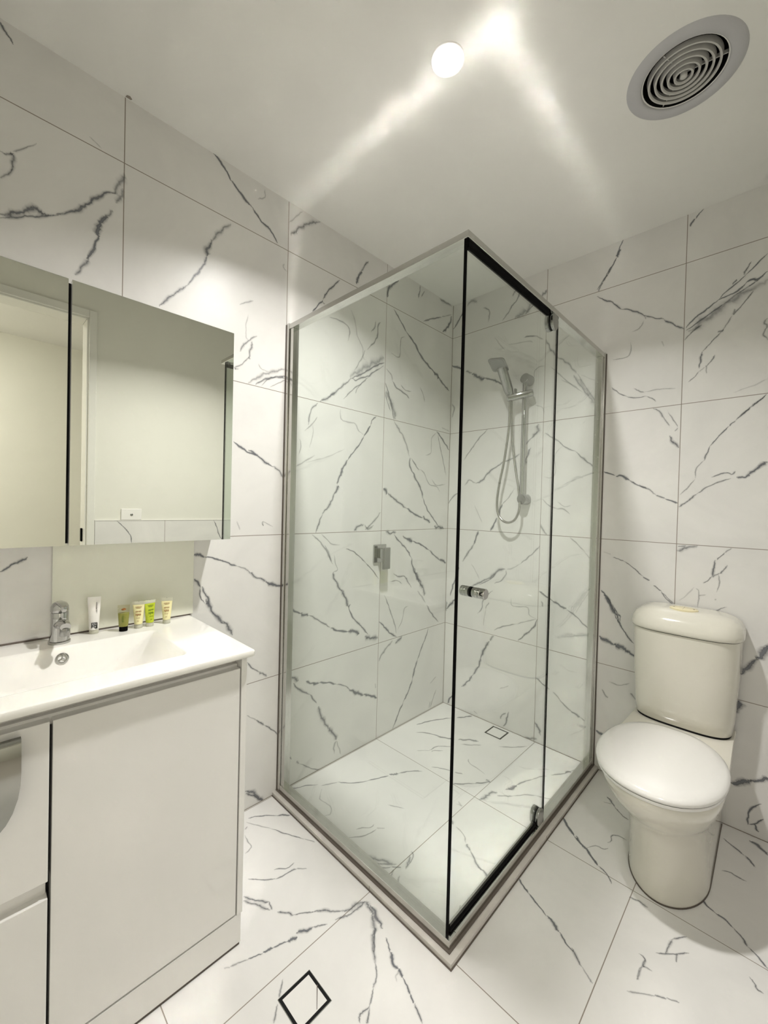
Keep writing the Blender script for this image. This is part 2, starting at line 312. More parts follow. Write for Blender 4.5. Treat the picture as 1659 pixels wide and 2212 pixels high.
VEINS_LEFT = """
12.7 0.6 2086,2004 2062,2018 2035,2039 2016,2055 2001,2054 1984,2052
7.0 0.5 2086,1992 2054,2012 2022,2031 1984,2051 1962,2067
10.2 0.65 1967,2065 1917,2103 1893,2137 1859,2179 1823,2211
14.9 0.35 1826,2204 1813,2241 1798,2281
12.2 0.35 1818,2175 1808,2208 1800,2231
10.6 0.35 1828,2148 1848,2120
12.9 0.9 1846,2124 1858,2100 1868,2074 1863,2052
7.6 0.8 1865,2054 1872,2024 1884,1989 1894,1970
9.9 0.45 1891,1974 1903,1943 1921,1909
6.0 0.7 2090,2509 2082,2495 2072,2483 2063,2470
8.0 0.45 2087,2172 2075,2169 2062,2177 2060,2158 2067,2124 2086,2100
4.7 0.3 2062,2185 2044,2202 2012,2239
4.0 0.25 1893,2335 1876,2329 1861,2321
7.6 0.95 1521,2519 1493,2504 1470,2482 1451,2461
9.6 0.8 1451,2461 1411,2432 1366,2407
8.3 0.75 1366,2407 1323,2372 1279,2355 1251,2321
11.5 0.4 1451,2300 1495,2245 1520,2201
14.3 0.6 1520,2205 1537,2158 1533,2142
7.7 0.6 1535,2144 1550,2099 1576,2053 1602,2008
8.7 0.5 1602,2008 1641,1966 1671,1930 1692,1900
14.3 0.4 1189,2383 1150,2432 1100,2477 1038,2518
6.0 0.25 1198,2432 1132,2516
5.5 0.3 1342,2451 1313,2475 1313,2506
6.4 0.3 1410,2011 1380,2029 1353,2047
3.8 0.2 1373,1985 1381,1942 1380,1897 1371,1888
7.6 0.4 1403,1830 1395,1852 1371,1882 1334,1914
8.9 0.4 1355,1887 1358,1863 1366,1823 1360,1813
6.2 0.35 1366,1823 1393,1787 1423,1763 1405,1764
13.1 0.3 1367,1716 1311,1762 1259,1790 1197,1815
8.0 0.5 1336,1718 1298,1747 1245,1772 1192,1788
5.3 0.35 1310,1721 1278,1755 1231,1772 1192,1776
4.1 0.3 1271,1724 1230,1751 1195,1772
3.9 0.25 1325,1805 1312,1788 1279,1785
5.7 0.25 1218,2253 1221,2234 1203,2223
7.4 0.8 1424,1478 1392,1462 1361,1445 1323,1438
8.9 0.65 1362,1454 1323,1438 1290,1414 1250,1397
9.4 0.4 1250,1400 1221,1381 1200,1357
3.9 0.25 1291,1171 1291,1153 1291,1168 1244,1146
3.6 0.2 1405,1172 1389,1137
8.3 0.6 919,2306 955,2265 990,2222 1014,2179
5.3 0.95 1014,2176 1045,2137 1068,2104
4.0 0.4 1018,2172 1010,2163 1003,2166
9.4 0.5 737,2475 761,2445 785,2395
12.2 0.9 781,2403 805,2368 812,2328
6.4 0.35 973,2114 913,2117 866,2109 849,2078 860,2038
6.0 0.2 845,2194 819,2149 800,2081 765,2036 759,1988 746,1979
6.3 0.4 678,2196 682,2166 707,2129
7.9 0.45 642,2202 660,2177 662,2131 679,2093 731,2033
6.0 0.3 748,2028 760,1994 784,1956 811,1909
30.6 0.28 843,1867 762,1931 676,1985 608,2023
7.7 0.55 834,1863 761,1906 675,1966 607,2000
7.6 0.5 826,1868 806,1861 760,1887 718,1904 674,1940 611,1983
9.7 0.45 834,1863 889,1814 933,1775 970,1744
10.6 0.5 933,1775 970,1744 1019,1716
5.9 0.4 717,1901 768,1854 825,1810 879,1753
4.4 0.35 760,1862 792,1824 804,1796
7.6 0.4 1029,1708 1069,1659 1078,1598
5.0 0.3 1031,1643 1051,1614 1097,1568
3.1 0.2 1054,1602 1053,1563 1069,1499
3.6 0.25 1123,1531 1115,1504 1124,1459
6.4 0.25 897,1702 892,1658 852,1649 803,1648 777,1618 743,1604
6.2 0.5 657,1711 684,1687 696,1659
6.8 0.95 696,1659 717,1627 742,1595
6.5 0.65 742,1595 767,1554 815,1501 846,1464
11.0 0.7 846,1464 873,1425 891,1382 909,1345
12.2 0.7 898,1339 919,1296
10.6 0.5 920,1302 948,1248 991,1201
7.7 0.5 991,1201 1011,1154 1025,1115
6.2 0.25 1040,1468 1100,1431 1139,1408
4.0 0.15 864,1517 962,1471 1087,1430
11.7 0.45 791,1117 770,1138 728,1150
9.3 0.35 718,1121 666,1156 608,1212
10.6 0.3 719,1150 701,1124 656,1143
7.9 0.6 545,2305 514,2279 461,2236 439,2215
11.3 0.8 439,2215 373,2179 315,2125 244,2086 156,2048
18.0 0.8 182,2057 131,2039
11.3 0.65 144,2044 91,2010 23,1979
12.0 0.7 595,2350 588,2399 569,2416 511,2476
8.4 0.5 583,2420 596,2376 597,2346
7.6 0.5 329,2516 335,2477 345,2438
5.8 0.4 290,2502 317,2456
8.0 0.55 294,2323 219,2363 122,2408
5.3 0.3 122,2408 18,2460
12.8 0.75 18,2448 42,2389 105,2318
14.8 0.4 145,2510 100,2511 21,2514
5.2 0.3 454,2186 484,2160 486,2077 506,2058 556,2067
6.6 0.3 592,1974 552,1951 541,1920
8.6 0.45 541,1920 510,1893 426,1870 404,1854
5.3 0.35 475,1915 438,1895 384,1897
5.6 0.3 308,1939 277,1901 264,1864
6.6 0.5 598,1897 578,1865 546,1791 523,1714
24.7 0.3 592,1855 562,1821 531,1773 509,1720
4.9 0.4 597,1847 576,1798 550,1756
12.0 0.3 523,1707 471,1660 427,1611 386,1531
10.7 0.55 381,1524 384,1481 356,1447
12.8 0.55 367,1454 320,1399 278,1350 258,1299
7.2 0.5 369,1522 323,1479 300,1459
5.8 0.3 300,1466 253,1448 202,1384 127,1373 94,1344
5.0 0.3 179,1416 128,1381 37,1393
8.7 0.55 258,1299 220,1241 157,1180 91,1126
18.2 0.5 142,1127 38,1121
16.1 0.75 593,1336 559,1317
11.8 0.5 559,1317 487,1278 402,1235
10.0 0.75 402,1235 335,1206 253,1181
13.3 0.6 254,1188 180,1154
10.2 0.65 142,1709 76,1664 6,1610
6.1 0.45 128,1688 99,1615 63,1525 33,1449
5.8 0.25 141,1701 189,1657 192,1573 245,1553
6.2 0.2 92,1739 12,1728
7.4 0.35 1047,1107 1007,1079 965,1033 943,998 921,963
8.7 0.3 972,1055 944,1010 929,975
3.8 0.3 915,1008 907,968 892,933 920,924
11.6 0.5 920,924 912,895 882,852 863,821
14.7 0.55 867,833 836,789 815,739
5.5 0.5 804,755 815,733 787,688
8.5 0.55 811,727 779,674 721,622 678,577
19.3 0.5 703,570 661,552 604,549
5.0 0.3 994,1108 959,1082 931,1059 881,1053
5.5 0.5 843,1031 797,1017 749,985 707,951
5.1 0.5 707,951 664,914 611,859
8.1 0.85 1152,786 1125,771 1097,756
13.0 0.8 1097,756 1056,741
7.5 0.45 1056,743 1010,716 962,685 927,662
8.6 0.75 926,659 868,633 815,620
15.4 0.75 815,620 769,610 740,593
13.9 0.45 566,1107 529,1100 482,1105
8.9 0.55 501,1089 451,1048 390,1002 347,949
12.1 0.5 347,949 335,901 289,828 244,774
19.4 0.45 324,886 278,819 226,750 219,714
8.2 0.5 428,1080 392,1062
18.3 0.75 397,1063 340,1047
7.9 0.7 340,1047 265,1023 185,987
9.3 0.5 185,987 126,947 64,913
13.5 0.75 77,922 7,896
8.2 0.4 493,876 463,856 404,850 373,816 340,779
4.8 0.35 519,833 463,833 423,809
6.3 0.4 563,765 534,713 508,658 473,586 461,538
9.5 0.6 598,629 547,582 509,548 456,517
5.0 0.3 367,674 397,666 415,602 452,556
8.9 0.3 286,751 241,710 206,670
9.4 0.45 194,654 146,596 72,532
11.0 0.35 595,415 561,457 489,505
14.9 0.45 469,481 440,494 411,511
8.2 0.5 174,512 197,456 239,394 270,339
10.8 0.7 270,339 295,290 309,238
8.8 0.65 309,238 338,185 387,126
8.6 0.6 387,126 425,78 470,2
4.9 0.3 81,188 139,161
5.9 0.35 77,106 111,50 132,6
5.9 0.3 144,10 134,50
15.4 0.5 1151,474 1130,478 1099,459
9.7 0.55 1129,452 1092,412 1040,377
7.6 0.5 1040,377 1013,342 999,321
15.8 0.5 985,305 977,264 949,215 927,179
16.5 0.5 934,187 890,136 874,102
8.4 0.3 874,96 888,84 887,38
5.7 0.25 874,96 843,19
8.7 0.75 1061,443 1035,427 1002,415
10.1 0.7 1022,421 988,413
7.2 0.7 988,413 940,402 883,377
6.2 0.45 883,377 838,358 791,323
14.5 0.75 799,325 743,290 701,268
10.7 0.75 701,271 642,243 598,220
6.1 0.4 1151,141 1127,117
7.5 0.35 1102,96 1089,80
4.6 0.4 1089,80 1037,39 991,8 960,-3
6.2 0.2 618,302 613,275
9.1 0.85 1564,1049 1543,1050 1524,1041
5.7 0.8 1524,1041 1494,1034 1464,1022
7.0 0.7 1469,1027 1433,1009 1401,996
5.6 0.35 1401,996 1367,983 1345,967
9.3 0.5 1350,968 1309,940 1267,921
12.1 0.8 1273,919 1243,905 1217,899 1198,894
7.1 0.7 1563,962 1551,951 1536,930
4.6 0.6 1539,928 1540,899 1521,867
9.3 0.6 1536,930 1516,896 1501,854
12.7 0.6 1521,882 1496,838 1470,804 1444,779
13.1 0.5 1454,791 1428,760 1411,726
5.9 0.5 1351,604 1325,573 1295,549
9.7 0.45 1295,549 1258,522
4.8 0.3 1346,386 1302,352
7.4 0.5 1305,353 1266,319
5.8 0.5 1266,319 1235,291 1196,251
14.1 0.55 1346,77 1313,56 1283,17 1259,-1
7.7 0.5 1345,66 1307,40 1271,2
7.0 0.7 2078,1039 2059,1052 2039,1064 2020,1075
"""
VEINS_BACK = """
9.0 0.75 83,2475 57,2433 3,2371
17.6 0.3 101,2489 136,2508 172,2481
7.6 0.35 216,2440 250,2418 259,2386 248,2345
7.9 0.35 425,2471 400,2445
7.1 0.55 444,2454 431,2417 401,2391 383,2369
6.4 0.4 394,2373 364,2347 342,2325
30.7 0.35 419,2316 477,2333 519,2360
7.6 0.45 478,2319 533,2362
16.2 0.45 567,2391 587,2398 597,2414
6.5 0.55 906,2413 886,2379 873,2353
6.6 0.5 873,2353 849,2314
5.9 0.3 474,2192 524,2189 567,2168 584,2153
7.5 0.35 481,2197 539,2184
4.6 0.25 385,2177 453,2170 511,2165 526,2151
4.8 0.2 296,2244 338,2182 363,2155
10.7 0.8 -1,2142 39,2126 77,2106
10.3 0.4 105,2088 150,2067
16.7 0.75 150,2063 212,2024 238,2016
9.6 0.7 237,2019 304,1991 361,1955
4.3 0.35 599,2010 565,2011 544,1995 542,1961
9.9 0.4 601,2148 630,2088 664,2044
9.5 0.4 664,2044 716,1997 761,1936
7.9 0.4 749,1932 762,1904 799,1847 842,1784
19.4 0.25 761,1923 811,1845 854,1770 869,1737
3.9 0.4 767,1935 805,1865 871,1755
4.8 0.35 633,1996 686,1939 732,1891 794,1836
4.0 0.25 687,1919 732,1891 769,1865
4.2 0.2 724,2141 662,2100
4.3 0.25 550,1811 592,1791 603,1756
3.9 0.15 785,1925 856,1880
6.9 0.4 610,1653 657,1621 690,1599
6.0 0.5 683,1603 716,1571 773,1541
7.7 0.55 773,1541 816,1497 872,1454
4.1 0.2 703,1575 666,1532 672,1441 644,1415 610,1423
6.6 0.4 268,1711 215,1669 173,1620 108,1540
18.6 0.4 574,1707 568,1667 541,1636
7.2 0.35 568,1660 534,1630 500,1599
9.1 0.4 472,1553 428,1528 382,1516 336,1490
11.2 0.45 352,1497 288,1463 240,1413 197,1395
8.3 0.3 197,1395 153,1415 118,1385
10.1 0.55 536,1582 516,1536 503,1489
7.8 0.4 0,1272 37,1316 92,1347
6.0 0.3 448,1362 405,1302 374,1273
10.8 0.7 374,1273 360,1230 353,1215
9.4 0.75 345,1193 323,1148 303,1118
4.1 0.2 193,1263 248,1159
5.5 0.3 607,1303 648,1267 688,1255
6.7 0.35 681,1254 719,1252 751,1227
4.0 0.25 686,1290 725,1265 756,1272
9.7 0.35 604,1169 619,1130 639,1118
4.4 0.25 851,1273 872,1243
3.9 0.15 869,1439 795,1411 703,1375
8.9 0.3 8,1903 28,1869 11,1816
11.6 0.4 804,1685 805,1684
10.3 0.65 224,1110 213,1076 195,1027
10.5 0.4 195,1027 157,975 118,916
9.4 0.65 95,878 76,819 49,744 33,691
12.7 0.6 89,687 52,652 10,601
8.1 0.35 8,651 6,586
6.5 0.4 601,1054 574,1021 525,973 493,945
5.4 0.25 493,945 447,914 413,904
14.0 0.45 406,903 364,894 329,860 286,828
10.3 0.45 293,835 241,801 187,776
5.7 0.45 357,884 308,831 241,791
6.2 0.4 410,897 410,874 380,835 338,815
5.8 0.4 332,769 289,735 267,698 261,649 232,617
6.5 0.35 308,698 284,657
3.7 0.2 183,909 216,865 241,821
3.6 0.2 291,655 278,592 276,552
4.0 0.3 445,749 453,706 507,709 545,711 553,675 591,659
7.9 0.65 600,661 580,613 531,559 493,518
6.2 0.45 346,544 388,570 430,589 477,606
2.6 0.3 477,606 535,634 597,660
7.5 0.75 605,813 636,794 678,772
9.7 0.75 678,772 714,755 748,744
6.5 0.5 748,741 793,718 837,682 872,662
5.3 0.4 754,1110 788,1082 826,1045
4.6 0.3 826,1045 854,1009 870,978
4.1 0.2 858,854 823,792 793,730
3.6 0.2 736,596 791,615 865,639
7.6 0.3 619,761 626,732
10.1 0.4 347,509 319,475
13.2 0.65 319,472 284,413 263,360
10.6 0.6 266,368 249,302 212,237
9.3 0.6 212,240 182,193 135,143
8.2 0.85 91,89 54,44 36,6
7.8 0.5 604,345 632,327 675,308
6.3 0.35 693,302 728,273
7.4 0.45 722,277 763,245 791,232
9.7 0.6 786,233 830,218
5.4 0.65 830,221 851,209 872,203
8.6 0.5 452,106 442,70 436,36 420,10
7.2 0.45 435,93 411,71 398,47
12.0 0.45 602,107 621,84 635,47
10.9 0.4 548,-1 580,9 617,21
5.0 0.2 392,217 447,251
3.7 0.15 773,104 832,151 868,188
4.6 0.25 227,29 251,18
5.4 0.85 955,2520 940,2487 928,2453
10.7 0.7 947,2480 930,2447
7.0 0.8 930,2447 911,2416 892,2383
6.0 0.55 896,2387 874,2360 847,2324
6.9 0.6 848,2294 877,2266 919,2240 942,2208 960,2192
7.1 0.6 960,2195 990,2183 1029,2156 1054,2136
5.9 0.55 1054,2139 1087,2117 1127,2098
7.6 0.6 1127,2098 1162,2065 1200,2032
3.0 0.35 1050,2140 1057,2119
4.3 0.8 1254,2518 1240,2505 1227,2490
6.7 0.7 1227,2490 1206,2466
6.4 0.7 1206,2037 1232,2067 1259,2085 1286,2102 1313,2123
5.2 0.75 1313,2121 1345,2129 1371,2137 1398,2160
6.8 0.85 1395,2161 1413,2167 1431,2162 1458,2182
4.5 0.75 1208,2025 1246,2049 1294,2078 1327,2097
4.3 0.7 1327,2097 1365,2122 1408,2144 1437,2162
4.4 0.7 1313,2123 1338,2148 1370,2170 1394,2192
5.3 0.6 1354,2168 1369,2183
3.0 0.75 1394,2192 1424,2220 1456,2251
6.0 0.5 1388,2193 1399,2221 1411,2237
30.9 0.3 1215,2019 1260,2049 1320,2082 1374,2115 1459,2150
5.5 0.5 1203,1986 1226,2011 1261,2036
3.9 0.5 1418,2121 1403,2097 1385,2074 1360,2045
6.1 0.4 1366,2068 1360,2045
3.5 0.4 1357,2042 1339,2009 1326,1988
7.0 0.5 1313,1991 1333,1992
4.0 0.5 1326,1988 1297,1957 1267,1922
7.2 0.6 1266,1922 1260,1884 1257,1854
4.1 0.45 1257,1841 1242,1822 1221,1804
5.3 0.5 1307,1899 1296,1876 1279,1858
3.1 0.35 1279,1862 1282,1827
2.2 0.3 1257,1841 1276,1854
3.0 0.3 1051,2116 1031,2084 1002,2078
4.1 0.35 999,2031 1000,1982 975,1964 926,1968
2.9 0.2 1120,2004 1130,1978
5.1 0.5 926,1837 953,1807 989,1782
4.4 0.5 989,1782 1028,1770 1069,1770
3.8 0.4 1069,1770 1094,1755 1106,1739
4.9 0.4 1018,1815 1039,1799 1060,1788
2.4 0.25 1060,1791 1120,1792 1178,1786
4.1 0.6 1468,1709 1445,1688 1424,1671
5.0 0.6 1424,1671 1409,1653 1391,1637
5.8 0.4 1463,2001 1454,1988 1461,1970 1452,1944 1465,1917
2.1 0.2 1470,1768 1431,1752 1369,1734
6.6 0.4 1097,1712 1123,1690 1139,1660
3.7 0.35 1139,1664 1160,1625
2.8 0.35 1154,1685 1178,1641 1190,1617
3.7 0.35 1190,1613 1179,1600
10.1 0.5 1163,1584 1173,1556 1200,1526
5.1 0.9 903,1437 929,1426 952,1416
9.9 0.85 956,1413 983,1412 1013,1392
6.3 0.65 1013,1392 1052,1367 1081,1352
6.7 0.4 1052,1372 1093,1347 1118,1324
5.6 0.5 1118,1324 1153,1308
6.9 0.7 1153,1308 1180,1297 1199,1288
3.3 0.65 1468,1709 1445,1686 1424,1667
5.4 0.6 1424,1667 1403,1646 1379,1622
5.1 0.6 1379,1620 1360,1601
3.9 0.65 1360,1601 1331,1566 1302,1526
5.2 0.55 1302,1526 1293,1497 1284,1467
3.5 0.35 1284,1467 1260,1438 1256,1394
3.1 0.35 1256,1390 1234,1359 1206,1324
7.2 0.5 1203,1272 1228,1293 1263,1328
5.2 0.45 1263,1328 1297,1356 1340,1379 1372,1391
5.1 0.5 1309,1397 1339,1409 1365,1414
5.9 0.5 1359,1414 1375,1407 1384,1419
9.9 0.65 1388,1394 1410,1394 1428,1401
11.4 0.7 1422,1401 1449,1429 1478,1451
11.6 0.4 1201,1085 1234,1097 1273,1111
4.5 0.5 1204,1103 1234,1108
3.4 0.35 1383,1110 1361,1091
4.3 0.55 1361,1091 1336,1059
7.8 0.6 1332,1058 1327,1019 1324,989
3.5 0.5 1324,989 1308,969 1294,958
6.0 0.5 1371,1041 1357,1018 1347,1004
3.9 0.4 1324,986 1347,1007
3.4 0.35 1344,1000 1348,970 1339,926
4.3 0.3 1334,895 1340,897
3.5 0.3 1271,933 1282,921 1282,891 1280,851
2.6 0.25 1282,904 1306,910
2.2 0.2 1267,937 1240,897 1215,870
3.4 0.4 1308,847 1332,843 1351,860 1374,873
5.0 0.5 954,1032 976,1024 1003,1015
4.4 0.55 1003,1015 1038,992 1080,955
6.2 0.55 1080,955 1105,939
5.6 0.6 1121,923 1150,900
4.2 0.55 1150,900 1166,875 1197,846
3.1 0.2 912,1053 945,1041
8.2 0.8 906,865 928,846 951,812
8.2 0.75 933,834 952,803 971,766
7.1 0.75 949,817 975,777 995,752
4.5 0.75 993,754 987,725 971,762
14.9 0.9 904,642 941,629 974,619
18.9 0.9 971,622 1012,608 1031,599
12.9 0.85 1025,601 1043,595 1059,585
11.8 0.7 921,849 953,793 983,746
7.2 0.6 982,760 990,726 1023,674 1054,640
4.0 0.4 1157,892 1180,870 1198,851
15.6 0.75 1420,616 1446,651 1471,690
20.0 0.85 1466,689 1483,711 1503,757
20.9 0.9 1411,457 1417,483 1421,511
17.6 0.85 1403,173 1432,190 1467,213
12.2 0.8 1462,210 1492,229 1517,244
10.9 0.9 904,185 938,171
7.6 0.35 925,392 950,356
5.2 0.3 953,437 998,434 1041,458
7.2 0.35 1045,414 1069,390
9.3 0.45 850,494 878,480
6.2 0.8 1460,37 1459,66 1467,104 1497,137
5.3 0.7 1463,39 1481,53 1504,83
7.1 0.7 1481,51 1488,24
"""
VEINS_FLOOR = """
4.7 0.7 12,1147 36,1117 46,1087 81,1041
6.0 0.35 95,1036 129,966
5.4 0.65 129,966 164,937 193,902 215,861
5.5 0.75 215,861 237,813 254,770
11.3 0.6 252,762 266,742 276,726
6.4 0.5 276,726 300,675 342,630
3.3 0.25 114,1044 157,1088 194,1084 230,1086 254,1109 245,1138
4.9 0.3 381,904 412,888 441,870
3.9 0.35 386,1087 396,1065 416,1041 416,1019
4.8 0.4 393,1134 424,1095 434,1068 439,1031
3.0 0.25 436,1027 458,1001
11.4 0.35 365,1159 379,1151
14.8 0.35 477,1158 516,1136 551,1111 599,1090
4.3 0.45 515,1155 549,1148 578,1129 592,1109
5.2 0.4 517,1147 555,1130 584,1100
5.0 0.4 554,1154 586,1137
8.7 0.35 604,1027 623,1054 631,1080
3.5 0.35 598,1009 619,1023 629,1066
4.2 0.3 603,1109 619,1142
3.2 0.25 633,1112 657,1149
4.3 0.4 592,1109 617,1084
7.9 0.6 60,334 77,270 107,200 151,124
10.3 0.6 174,99 205,47 221,10
7.3 0.5 110,394 148,361 190,342 221,332
10.7 0.55 213,342 257,318 294,296
12.4 0.5 310,287 352,241 395,219
5.9 0.4 264,478 266,432 276,406 329,358
4.9 0.35 278,477 280,461 313,426
4.1 0.25 220,525 263,476
8.6 0.3 346,309 387,274 421,238
7.8 0.4 496,181 548,132 595,71
6.7 0.35 352,573 395,547 445,525
5.9 0.4 454,528 485,507
4.6 0.3 440,389 464,416 507,422 556,432
7.0 0.5 488,605 524,567 559,527
7.1 0.55 559,527 585,492 604,463
8.6 0.35 581,464 606,466
7.0 0.6 677,462 695,433 699,396
15.3 0.6 686,448 701,400
7.2 0.55 699,396 710,351 729,309
5.9 0.4 729,309 750,257 767,233
6.9 0.5 780,213 819,148 833,115
9.3 0.55 818,144 833,115
5.5 0.5 833,115 850,70 868,31
14.6 0.45 632,603 640,564 642,531 660,502
8.0 0.4 671,522 693,503 721,474
5.4 0.45 721,474 756,424 790,397
6.0 0.4 790,397 829,381 868,356
9.4 0.35 600,780 632,794
4.5 0.3 645,797 683,806 716,834
10.6 0.4 719,838 747,852
7.1 0.5 747,852 783,878 816,896
8.7 0.5 804,890 834,896 852,903
4.3 0.25 836,1051 844,1069
6.4 0.2 575,691 598,687 572,675
7.2 0.75 921,440 949,472 985,500
9.0 0.7 990,502 1019,526 1043,538
6.4 0.8 1043,538 1072,565 1091,579
5.7 0.5 50,1357 60,1334 84,1298 116,1267
8.1 0.6 116,1267 132,1246 149,1226
3.3 0.3 63,1372 122,1339 159,1317
4.3 0.55 159,1317 201,1299 231,1284 286,1256
3.1 0.3 286,1256 325,1234
4.1 0.35 118,1405 155,1411 181,1411 191,1429 194,1443
5.5 0.3 93,1392 84,1379
3.8 0.5 322,1403 334,1385 348,1367 349,1351 345,1339
4.5 0.5 293,1482 327,1452 357,1416
5.5 0.5 357,1416 364,1390 366,1361 372,1347
2.8 0.35 372,1347 396,1319
7.6 0.5 341,1523 366,1508 394,1489 411,1472
8.3 0.45 353,1529 378,1514 409,1497 437,1483
3.7 0.5 411,1472 424,1477 441,1479
8.1 0.5 458,1472 478,1454 499,1440
4.9 0.5 499,1440 515,1418 532,1393
8.1 0.45 531,1397 550,1369 573,1349 592,1329
12.4 0.4 595,1331 604,1307 610,1281 619,1256
6.5 0.45 599,1361 608,1337 617,1319 620,1285 619,1256
3.9 0.5 592,1384 580,1404 570,1421
9.2 0.7 570,1421 563,1440 550,1466
8.2 0.8 562,1469 556,1484 551,1496
3.7 0.65 551,1496 543,1516 538,1534
5.8 0.9 538,1534 533,1549 529,1560
5.0 0.6 530,1561 523,1580 516,1597
4.9 0.35 518,1597 506,1621 501,1640
3.5 0.25 501,1640 492,1654
2.6 0.4 623,1555 641,1573 653,1583
4.9 0.4 661,1593 673,1606 688,1620
12.4 0.45 621,1253 639,1260 666,1267
12.0 0.6 639,1256 676,1263 716,1278
11.8 0.4 662,1268 689,1287 713,1303
3.8 0.6 698,1291 713,1308 745,1339
9.6 0.4 699,1299 732,1331 767,1356
5.4 0.45 767,1356 791,1376 803,1400
4.5 0.45 803,1400 814,1416 825,1432
2.8 0.5 825,1432 821,1452 822,1464 833,1472
5.5 0.5 826,1434 840,1454 844,1462
5.2 0.6 740,1287 759,1298 775,1307
9.2 0.8 775,1307 803,1322 819,1321
6.2 0.8 819,1321 841,1328
4.6 0.7 841,1328 865,1336 880,1341
5.1 0.85 880,1341 898,1350
5.0 0.55 899,1349 919,1357 938,1367
3.4 0.2 823,1325 827,1339 838,1346
6.7 0.85 921,441 952,476 988,507
6.3 0.7 988,507 1022,529 1038,532
7.0 0.8 1038,532 1061,556 1094,582
4.2 0.7 1094,582 1125,595 1150,624
4.1 0.4 1041,530 1060,496 1085,491 1097,472
4.9 0.5 1087,448 1095,425 1087,401 1103,384 1124,381 1135,383
7.6 0.6 1007,178 1028,193 1052,222
6.0 0.5 1052,222 1084,250 1113,261
4.4 0.35 1007,224 1037,211
6.1 0.95 921,832 943,845 967,858
4.5 0.8 967,858 1003,873 1041,890
8.6 0.8 1042,886 1063,897 1087,909
4.5 0.75 1087,909 1111,926 1136,937
6.4 0.5 1128,929 1148,945 1167,959
4.8 0.35 1167,959 1187,971 1201,981
4.3 0.3 1268,809 1278,807 1287,822 1280,851 1283,884
8.6 0.45 1203,636 1229,630 1255,629
6.2 0.75 1362,462 1384,486 1409,500
5.9 0.75 1409,500 1433,504 1454,519
6.4 0.65 1454,519 1475,541 1487,558
4.6 0.7 1487,558 1510,574 1530,596
6.7 0.6 1394,99 1427,122 1459,144
7.4 0.65 1459,144 1477,164 1489,183
6.0 0.5 1407,289 1426,275 1446,281 1471,279
6.1 0.45 1324,752 1323,730 1329,690
3.5 0.5 1329,690 1344,669 1357,651
3.0 0.5 1302,771 1324,752 1346,729 1369,702
3.7 0.45 1346,730 1348,759
3.6 0.35 1271,807 1285,812 1284,835 1294,833 1306,832
3.5 0.3 1283,841 1282,871 1281,887
2.6 0.35 1269,934 1299,913 1323,894
4.6 0.45 1323,894 1346,879
2.6 0.4 1346,879 1371,864
3.5 0.5 1494,658 1505,668 1512,682 1524,683
12.3 0.8 1466,40 1496,51 1520,81
"""

def add_veins(o, data, to3d):
    """adds the printed veins of the tiles to a tiled surface: narrow ribbons a hair above the glaze"""
    rnd = random.Random(5)
    me = o.data; mi = len(me.materials); me.materials.append(MT['vein'])
    bm = bmesh.new(); bm.from_mesh(me)
    uvl = bm.loops.layers.uv.new('UVMap'); dkl = bm.loops.layers.uv.new('Dark')
    lift = 0
    for line in data.strip().split('\n'):
        t = line.split(); wd = float(t[0]) / 1000; dark = float(t[1])
        P = [Vector((*[float(c) / 1000 for c in a.split(',')], 0)) for a in t[2:]]
        if len(P) < 2: continue
        P = catmull(P, 5)
        n = len(P); Lsum = 0; rows = []
        wd = max(wd, 0.0045) * 2.2
        lift = (lift + 1) % 5; z = 0.00025 + 0.00006 * lift
        ph = rnd.uniform(0, 10)
        for i, p in enumerate(P):
            a = P[max(i-1, 0)]; b = P[min(i+1, n-1)]; d = (b - a)
            if d.length < 1e-6: d = Vector((1, 0, 0))
            d.normalize(); nn = Vector((-d.y, d.x, 0))
            if i: Lsum += (p - P[i-1]).length
            tt = i / (n - 1)
            taper = min(1.0, 0.35 + 3.2 * min(tt, 1 - tt))
            jit = nn * (math.sin(Lsum*130 + ph)*0.06 + rnd.uniform(-.09, .09)) * wd
            ww = wd * taper * (1 + 0.22*math.sin(Lsum*95 + ph*2)) * 0.5
            q = p + jit
            rows.append((q + nn*ww, q - nn*ww, Lsum, dark * (1.12 if 0.12 < tt < 0.88 else 0.75)))
        vv = [(bm.verts.new(to3d(a.x, a.y, z)), bm.verts.new(to3d(b.x, b.y, z)), l, dk) for a, b, l, dk in rows]
        for i in range(len(vv) - 1):
            a, b = vv[i], vv[i+1]
            try: f = bm.faces.new((a[0], a[1], b[1], b[0]))
            except ValueError: continue
            f.material_index = mi
            for lp, (uu, v_, dk) in zip(f.loops, ((a[2], 0, a[3]), (a[2], 1, a[3]), (b[2], 1, b[3]), (b[2], 0, b[3]))):
                lp[uvl].uv = (uu, v_); lp[dkl].uv = (dk, 0)
    bm.to_mesh(me); bm.free()

# ------------------------------------------------------------------ the room
TH = 0.1
wl = struct(MB().box(-TH, 0, 0.1, YF-0.1, -0.0, H+0.0).build('wall_left', 'tile_left'))
add_veins(wl, VEINS_LEFT, lambda a, b, z: (z, -a, b))
wb = struct(MB().box(0, 1.95, 0, TH, 0, H).build('wall_back', 'tile_back'))
add_veins(wb, VEINS_BACK, lambda a, b, z: (a, -z, b))
fl = struct(MB().box(0, XW+0.12, 0, YF, -0.08, 0).build('floor', 'tile_floor'))
add_veins(fl, VEINS_FLOOR, lambda a, b, z: (a, -b, z))
struct(MB().box(-0.0, XW+0.12, YF, YF-TH, 0, H).build('wall_front', 'paint_cream'))

